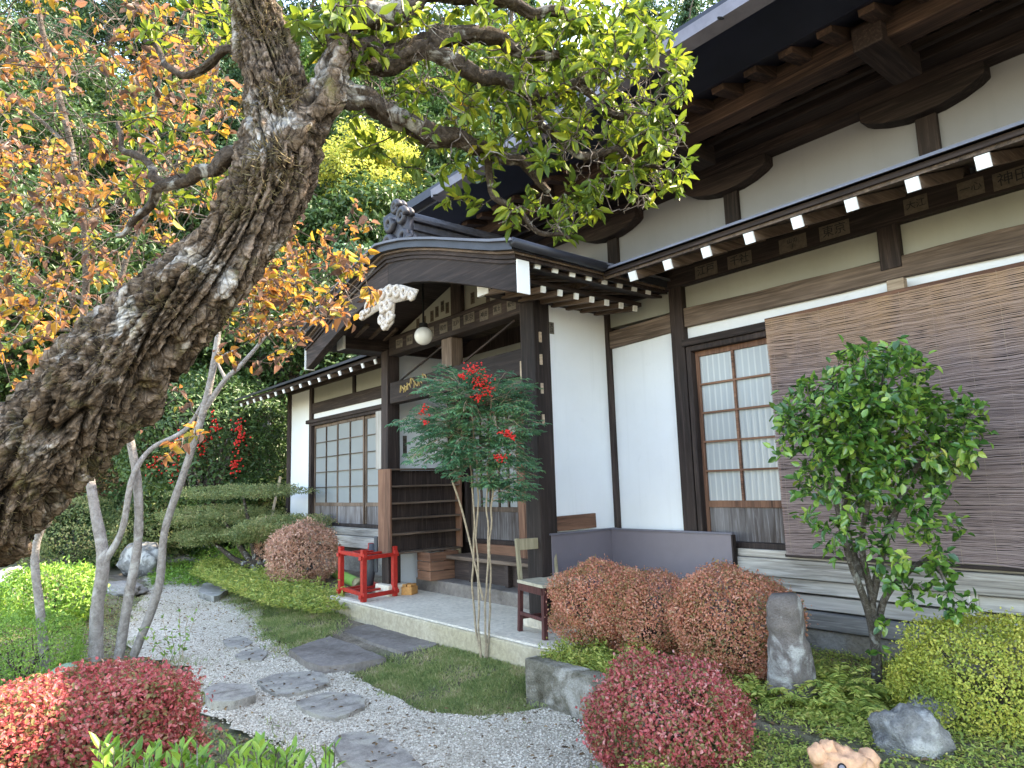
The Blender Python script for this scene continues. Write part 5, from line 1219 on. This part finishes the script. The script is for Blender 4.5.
LB = [([(290, 150, 2.2), (318, 115, 2.22), (338, 75, 2.25), (350, 30, 2.28), (362, -30, 2.3)], [34, 27, 23, 20, 17]),
      ([(330, 95, 2.23), (365, 100, 2.3), (395, 118, 2.35), (425, 132, 2.4), (455, 142, 2.45), (490, 150, 2.5), (520, 165, 2.55), (548, 190, 2.6)], [22, 15, 14, 17, 12, 10, 8, 5]),
      ([(345, 55, 2.25), (385, 60, 2.35), (420, 45, 2.4), (470, 35, 2.45), (520, 50, 2.5), (560, 60, 2.55)], [20, 18, 15, 12, 9, 6]),
      ([(420, 45, 2.4), (465, 70, 2.4), (500, 80, 2.42), (530, 100, 2.45), (548, 128, 2.5)], [13, 12, 10, 9, 6]),
      ([(350, 20, 2.28), (400, 8, 2.3), (450, -5, 2.35), (520, 5, 2.4), (590, 25, 2.5)], [17, 15, 13, 9, 5]),
      ([(548, 128, 2.5), (580, 150, 2.5), (620, 152, 2.55), (660, 165, 2.6)], [7, 6, 4, 3]),
      ([(530, 100, 2.45), (575, 90, 2.5), (610, 70, 2.55), (640, 40, 2.6)], [8, 7, 5, 3]),
      ([(575, 90, 2.5), (610, 110, 2.5), (650, 115, 2.55), (680, 105, 2.6)], [6, 5, 4, 3]),
      ([(490, 150, 2.5), (495, 185, 2.5), (510, 205, 2.5), (535, 225, 2.5), (575, 240, 2.5)], [6, 5, 4, 4, 2]),
      ([(262, 150, 2.2), (235, 158, 2.2), (205, 172, 2.25), (165, 190, 2.3), (140, 212, 2.35), (120, 235, 2.4)], [14, 9, 8, 7, 5, 3]),
      ([(165, 190, 2.3), (150, 165, 2.35), (128, 150, 2.4), (115, 120, 2.45)], [6, 5, 4, 3]),
      ([(268, 60, 2.25), (225, 50, 2.4), (180, 70, 2.5), (150, 40, 2.6)], [9, 6, 5, 3])]
skel = []
for i, (l, r_) in enumerate(LB):
    c = catmull(pxline(l), 12); c = [p+Vector((mn.noise(p*9), mn.noise(p*9+Vector((7, 0, 0))), mn.noise(p*9+Vector((0, 7, 0)))))*.035 for p in c]; rr2 = np.interp(np.linspace(0, len(r_)-1, len(c)), range(len(r_)), r_)*2.4/FPX*.72; gnarled(c, rr2, 24 if r_[0] > 14 else 14, 9.+i, 1.0, BARK if i == 0 else BARKD, 'branch', tr, twist=2.5); skel.append(c)
rg = np.random.default_rng(33)
tg = ellipse_targets([(480, 40, 190, 55, 215, 2.2, 3.2), (600, 75, 90, 72, 175, 2.3, 3.1), (650, 150, 42, 55, 58, 2.4, 2.9), (545, 218, 48, 24, 24, 2.35, 2.7), (520, 120, 70, 50, 75, 2.3, 2.8), (335, 25, 60, 40, 40, 2.0, 2.8), (400, 130, 60, 40, 42, 2.3, 2.9), (470, 185, 40, 30, 14, 2.4, 2.7), (600, 195, 40, 18, 14, 2.4, 2.7), (590, 30, 85, 40, 55, 2.4, 3.2)], rg)
dr = grow(tr, skel[:9], tg, rg, BARKD, .0022, maxlen=3, rmax=.009)
P, D, N = rosette(tg, [tuple(d) for d in dr], 5, 9, .06, rg, .95); s = rg.uniform(.6, 1.15, len(P))
s = np.clip(rg.lognormal(-.18, .32, len(P)), .35, 1.35); leaves('foliage', P, D, N, .053*s, .021*s, L_TOP, tr, fold=.25, droop=.3)
tg = ellipse_targets([(165, 165, 60, 60, 40, 2.2, 2.9), (240, 260, 60, 25, 0, 2.4, 2.8), (200, 30, 60, 35, 30, 2.3, 3)], rg)
dr = grow(tr, skel[9:], tg, rg, BARKD, .0022, maxlen=3, rmax=.008)
P, D, N = rosette(tg, [tuple(d) for d in dr], 4, 7, .06, rg, .95); s = rg.uniform(.6, 1.1, len(P)); leaves('foliage', P, D, N, .05*s, .019*s, L_TOP, tr)
tg = ellipse_targets([(620, 130, 70, 85, 330, 2.3, 2.9), (500, 90, 150, 75, 380, 2.2, 3.0), (540, 215, 45, 25, 40, 2.3, 2.7), (400, 60, 70, 50, 120, 2.2, 2.8)], rg)
grow(tr, skel[:9], tg, rg, BARKT, .0020, maxlen=3, rmax=.007, name='bare_twigs', wob=.25)
worn_ridges_dark_grooves(BARK, None)
# hairy roots and moss on the trunk
P, D, N = [], [], []
me = [c for c in tr.children if c.name.startswith('trunk')][0].data; co = np.empty(len(me.vertices)*3, np.float32); me.vertices.foreach_get('co', co); co = co.reshape(-1, 3); no = np.empty(len(me.vertices)*3, np.float32); me.vertices.foreach_get('normal', no); no = no.reshape(-1, 3)
idx = [i for i in rg.integers(0, len(co), 26000) if mn.noise(Vector(co[i]*5.0)) > .08]
fk = np.array(dep(292, 130, D_)); wn_ = np.exp(-(np.linalg.norm(co[idx]-fk, axis=1)/.28)**2); P = co[idx]+no[idx]*-.002; Dm = no[idx]*.8+rg.normal(size=(len(idx), 3))*.6+np.array([0, 0, -.25]); leaves('moss', P, Dm, rnd_unit(len(idx)), rg.uniform(.006, .02, len(idx))*(1+2.2*wn_), .0018, leafmat('dry_moss', [(0, (.05, .035, .02)), (.5, (.14, .11, .05)), (1, (.28, .22, .13))], .1, .9, .4, 6), tr)

# ================================================================== autumn tree: smooth grey stems, orange leaves
ab = onz(100, 668, .05); Da = float(-(CM @ (ab-CAMP))[2])
au = thing('autumn_tree', 'many stemmed smooth grey tree with orange autumn leaves behind the crimson hedge', 'tree', tuple(ab))
TS = [([(46, 672, 0), (40, 610, 0), (36, 545, 0), (62, 490, 0), (80, 430, .1)], [8, 7, 6, 5, 4]),
      ([(96, 660, 0), (97, 610, 0), (103, 560, 0), (95, 510, .05), (86, 460, .1), (70, 400, .2)], [11, 10, 10, 8, 7, 6]),
      ([(103, 565, 0), (122, 530, 0), (132, 480, 0), (150, 450, .1), (185, 430, .2), (205, 400, .2)], [6, 5, 5, 4, 4, 3]),
      ([(118, 662, .1), (128, 600, .1), (138, 540, .1), (137, 480, .1), (126, 420, .1), (110, 340, .2)], [8, 8, 7, 7, 6, 5]),
      ([(134, 655, .1), (158, 590, .1), (165, 530, .1), (185, 470, .1), (205, 405, .1), (216, 350, .1), (221, 300, .1), (225, 250, .1)], [7, 7, 6, 6, 6, 5, 4, 3]),
      ([(204, 410, .1), (225, 380, .1), (238, 368, .1), (256, 348, .1), (270, 330, .1)], [5, 4, 4, 3, 2]),
      ([(225, 378, .1), (218, 360, .1), (235, 350, .1)], [3, 2, 2]),
      ([(70, 400, .2), (85, 300, .2), (84, 225, .1), (72, 150, 0), (55, 80, -.1), (38, 10, -.2), (30, -60, -.2)], [6, 6, 5, 5, 5, 4, 4]),
      ([(110, 340, .2), (130, 250, .3), (180, 160, .4), (215, 80, .5), (220, 0, .5)], [5, 4, 4, 3, 2]),
      ([(72, 150, 0), (40, 120, -.1), (0, 90, -.2), (-40, 60, -.3)], [4, 3, 3, 2]),
      ([(85, 300, .2), (40, 280, .1), (0, 230, -.1), (-50, 220, -.2)], [4, 4, 3, 2]),
      ([(84, 225, .1), (120, 200, 0), (150, 120, -.1), (165, 60, -.2), (190, 0, -.3)], [4, 3, 3, 3, 2]),
      ([(221, 300, .1), (260, 285, 0), (310, 270, 0), (350, 262, 0)], [3, 3, 2, 1.5]),
      ([(270, 330, .1), (310, 310, 0), (345, 300, 0), (375, 268, 0)], [2.5, 2, 2, 1.5]),
      ([(110, 340, .2), (60, 330, .1), (0, 350, 0), (-40, 340, 0)], [4, 3, 3, 2])]
sk = []
for i, (l, r_) in enumerate(TS):
    c = catmull(pxline([(x, y, Da+d) for x, y, d in l]), 8); rr2 = np.interp(np.linspace(0, len(r_)-1, len(c)), range(len(r_)), r_)*Da/FPX*.6; MB().tube(c, list(rr2*np.array([1+.12*mn.noise((k*.6, i*3, 0)) for k in range(len(rr2))])), 12, False).build('stem' if i < 5 else 'branch', BARKG if i < 7 else BARKB, au, 0, True); sk.append(c)
rg = np.random.default_rng(51)
tg = ellipse_targets([(90, 90, 140, 110, 240, 2.9, 5.2), (60, 220, 120, 80, 180, 2.9, 5.2), (190, 110, 70, 110, 95, 3.0, 5.0), (30, 330, 70, 60, 90, 3.0, 4.6), (240, 290, 70, 50, 80, 3.2, 4.8), (310, 290, 65, 42, 85, 3.2, 4.6), (355, 262, 26, 14, 10, 3.2, 3.6), (345, 220, 30, 20, 8, 3.2, 4), (150, 420, 60, 40, 22, 3.4, 4.4), (250, 340, 60, 28, 30, 3.3, 4.4), (290, 235, 30, 20, 12, 3.2, 4)], rg)
dr = grow(au, [c for c in sk[3:]], tg, rg, BARKB, .0022, maxlen=4, rmax=.010)
P, D, N = rosette(tg, [tuple(d) for d in dr], 4, 8, .06, rg, 1.1); P = P+rg.normal(size=P.shape)*.012; s = rg.uniform(.55, 1.15, len(P))
s = np.clip(rg.lognormal(-.2, .38, len(P)), .3, 1.5); leaves('foliage', P, D, N, .046*s, .026*s, L_OR, au, fold=.3, droop=.4)
tg = ellipse_targets([(90, 110, 140, 130, 330, 2.9, 5.), (60, 270, 90, 80, 130, 2.9, 5.), (270, 300, 90, 40, 90, 3.2, 4.6), (200, 200, 50, 60, 50, 3.2, 4.6)], rg)
grow(au, [c for c in sk[3:]], tg, rg, BARKT, .0018, maxlen=3, rmax=.006, name='bare_twigs', wob=.25)

# ================================================================== wooded hillside
def crown_mesh(name, R, H, ncl, nl, Ls, mt, seed, conic=False):
    rg = np.random.default_rng(seed); P, D, N = [], [], []
    for i in range(ncl):
        if conic:
            t = rg.uniform(0, 1)**.8; a = rg.uniform(0, 6.28); rr = R*(1-t)**.8*rg.uniform(.45, 1.); c = np.array([math.cos(a)*rr, math.sin(a)*rr, t*H]); cr = np.array([R*.26, R*.26, R*.14])*(1-.5*t)
        else:
            u = rg.normal(size=3); u /= np.linalg.norm(u); c = u*np.array([R, R, H*.5])*rg.uniform(.45, 1.)+np.array([0, 0, H*.5]); cr = np.array([R*.34, R*.34, R*.22])*rg.uniform(.6, 1.3)
        q = nrm(rg.normal(size=(nl, 3))); q[:, 2] = np.where(q[:, 2] < -.3, -q[:, 2], q[:, 2]); rr = rg.uniform(.55, 1.05, (nl, 1)); P.append(c+q*rr*cr); D.append(q*.5+rg.normal(size=(nl, 3))*.6+np.array([0, 0, -.3])); N.append(q+rg.normal(size=(nl, 3))*.6+np.array([0, 0, .5]))
    P, D, N = map(np.concatenate, (P, D, N)); s = rg.uniform(.6, 1.3, len(P)); v_, f = leaf_arrays(P, D, N, Ls*s, Ls*.5*s)
    o = fast_mesh(name, v_, f, mt); me = o.data; bpy.data.objects.remove(o); return me
def trunk_mesh(name, H, r, nb, seed, mt, R):
    rg = random.Random(seed); mb = MB(); pts = [Vector((.15*mn.noise((k*.5, seed, 0))*k, .15*mn.noise((k*.5, 0, seed))*k, H*k/8)) for k in range(9)]; mb.tube(pts, [r*(1-.75*k/8) for k in range(9)], 8, False)
    for i in range(nb):
        k = rg.randint(3, 7); a = rg.uniform(0, 6.28); e = pts[k]+Vector((math.cos(a)*R*.8, math.sin(a)*R*.8, H*.14)); mb.tube(branch_curve(pts[k], e, 5, .08, i), [r*.35, r*.28, r*.2, r*.15, r*.1, r*.05], 5, False)
    me = bpy.data.meshes.new(name); me.from_pydata(mb.v, [], mb.f); me.materials.append(mt); return me
KINDS = [('broadleaf_tree', crown_mesh('crown', 2.6, 5.5, 46, 230, .17, L_BRT, 1), trunk_mesh('trunk', 8.5, .17, 7, 1, BARKB, 2.6), 3.6),
         ('broadleaf_tree', crown_mesh('crown', 3.0, 4.8, 52, 220, .17, L_DARK, 2), trunk_mesh('trunk', 8.0, .2, 8, 2, BARKB, 3.0), 3.8),
         ('cedar_tree', crown_mesh('crown', 2.3, 9.5, 75, 170, .15, L_CED, 3, True), trunk_mesh('trunk', 12.5, .2, 3, 3, BARKB, 1.2), 3.2),
         ('broadleaf_tree', crown_mesh('crown', 2.2, 4.2, 38, 230, .15, L_CED, 4), trunk_mesh('trunk', 7.2, .12, 6, 4, BARKG, 2.2), 3.6)]
def child(par, me, name, loc):
    o = bpy.data.objects.new(name, me); COL.objects.link(o); o.parent = par; o.location = loc; return o
GT = 'trees on the wooded hillside'
rq = random.Random(17); hv = Vector((HN[0], HN[1], 0)).normalized(); lv = Vector((-hv.y, hv.x, 0))
kl = {0: 'sunlit broadleaf tree on the wooded hillside', 1: 'dark dense broadleaf tree on the wooded hillside', 2: 'tall blue green cedar on the wooded hillside', 3: 'slim blue green tree with pale trunk on the hillside'}
rows = [(19.5, 2.4, 1), (22.5, 2.5, 1.1), (26, 2.7, 1.15), (30, 3.0, 1.2), (35, 3.4, 1.3), (41, 4., 1.5), (48, 5, 1.7)]
for ri, (s_, stp, sc_) in enumerate(rows):
    l = -26.
    while l < 24:
        q = hv*(s_+rq.uniform(-1, 1))+lv*(l+rq.uniform(-.8, .8)); l += stp*rq.uniform(.85, 1.25); x, y = q.x, q.y
        vis = CM @ (np.array([x, y, 5.])-CAMP)
        if vis[2] > -3 or abs(vis[0]/vis[2]) > .95: continue
        if x > -12 or (x > -16 and y > 3): continue
        k = rq.choice([0, 1, 2, 3, 1, 0, 2]) if ri else rq.choice([1, 3, 1])
        nm, cm_, tm_, zc = KINDS[k]; sc2 = rq.uniform(.8, 1.15)*sc_
        pxx = 512+FPX*vis[0]/-vis[2]; side = 'left of the leaning trunk' if pxx < 250 else 'above the side wing roof' if pxx < 420 else 'behind the porch ridge'
        t = thing(nm, kl[k]+', '+side, 'tree', (x, y, gh(x, y)-.2), rq.uniform(0, 6.28), GT+' '+side); t.scale = (sc2,)*3
        child(t, cm_, 'crown', (0, 0, zc)); child(t, tm_, 'trunk', (0, 0, 0))
for (x, y, D, sc) in ((362, 178, 22, .62),):
    p = dep(x, y, D); t = thing('broadleaf_tree', 'rounded yellow green sunlit tree seen between trunk and porch ridge', 'tree', (p[0], p[1], p[2]-5.6*sc)); t.scale = (sc,)*3
    yc = KINDS[0][1].copy(); yc.materials[0] = L_YG; child(t, yc, 'crown', (0, 0, 3.0)); child(t, KINDS[0][2], 'trunk', (0, 0, -3))
# tall cedar above the roof edge
pt = dep(640, 2, 42); t = thing('cedar_tree', 'tall cedar whose top shows against the sky above the roof gutter', 'tree', (pt[0], pt[1], gh(pt[0], pt[1])), 1.)
H_ = pt[2]-gh(pt[0], pt[1])+3.5; t.scale = (H_/13.5*.6, H_/13.5*.6, H_/13.5); child(t, KINDS[2][1], 'crown', (0, 0, 3.6)); child(t, KINDS[2][2], 'trunk', (0, 0, 0))
# undergrowth bushes at the foot of the hill
ub = []
for k, mt_ in enumerate((L_DARK, L_YEW, L_BRN)):
    o = shell_bush(None, (0, 0, .7), (1.3, 1.2, .9), 6500, .085, .045, mt_, 90+k, lump=.25, jag=.08, zmin=-.7); ub.append(o.data); bpy.data.objects.remove(o)
names = ['dark evergreen undergrowth bush at the foot of the wooded hill', 'olive undergrowth bush at the foot of the wooded hill', 'brown withered undergrowth bush at the foot of the wooded hill']
for s_, lo, hi, stp in ((16.3, -13, 5.5, 1.7), (17.8, -15, 7, 1.9), (19.3, -16, 8, 1.9), (21.5, -18, 10, 2.1), (24, -20, 12, 2.4), (27.5, -22, 14, 2.8)):
    l = lo
    while l < hi:
        q = hv*(s_+rq.uniform(-.5, .5))+lv*(l+rq.uniform(-.4, .4)); l += stp*rq.uniform(.8, 1.2)
        if q.x > -14.6 and q.y > 2.6: continue
        if abs(q.y-4.4) < 1.2 and q.x > -17.5: continue
        vis = CM @ (np.array([q.x, q.y, 2.])-CAMP)
        if vis[2] > -3 or abs(vis[0]/vis[2]) > .9: continue
        k = rq.choice([0, 0, 1, 2] if s_ < 20 else [0, 2, 2, 1]); pxx = 512+FPX*vis[0]/-vis[2]; side = 'at far left' if pxx < 150 else 'right of the grey stems'
        t = thing('undergrowth_bush', names[k]+', '+side, 'bush', (q.x, q.y, gh(q.x, q.y)-.1), rq.uniform(0, 6.28), 'undergrowth bushes '+side); sc2 = rq.uniform(.7, 1.2); t.scale = (sc2, sc2, sc2*rq.uniform(.8, 1.3)); child(t, ub[k], 'foliage', (0, 0, 0))
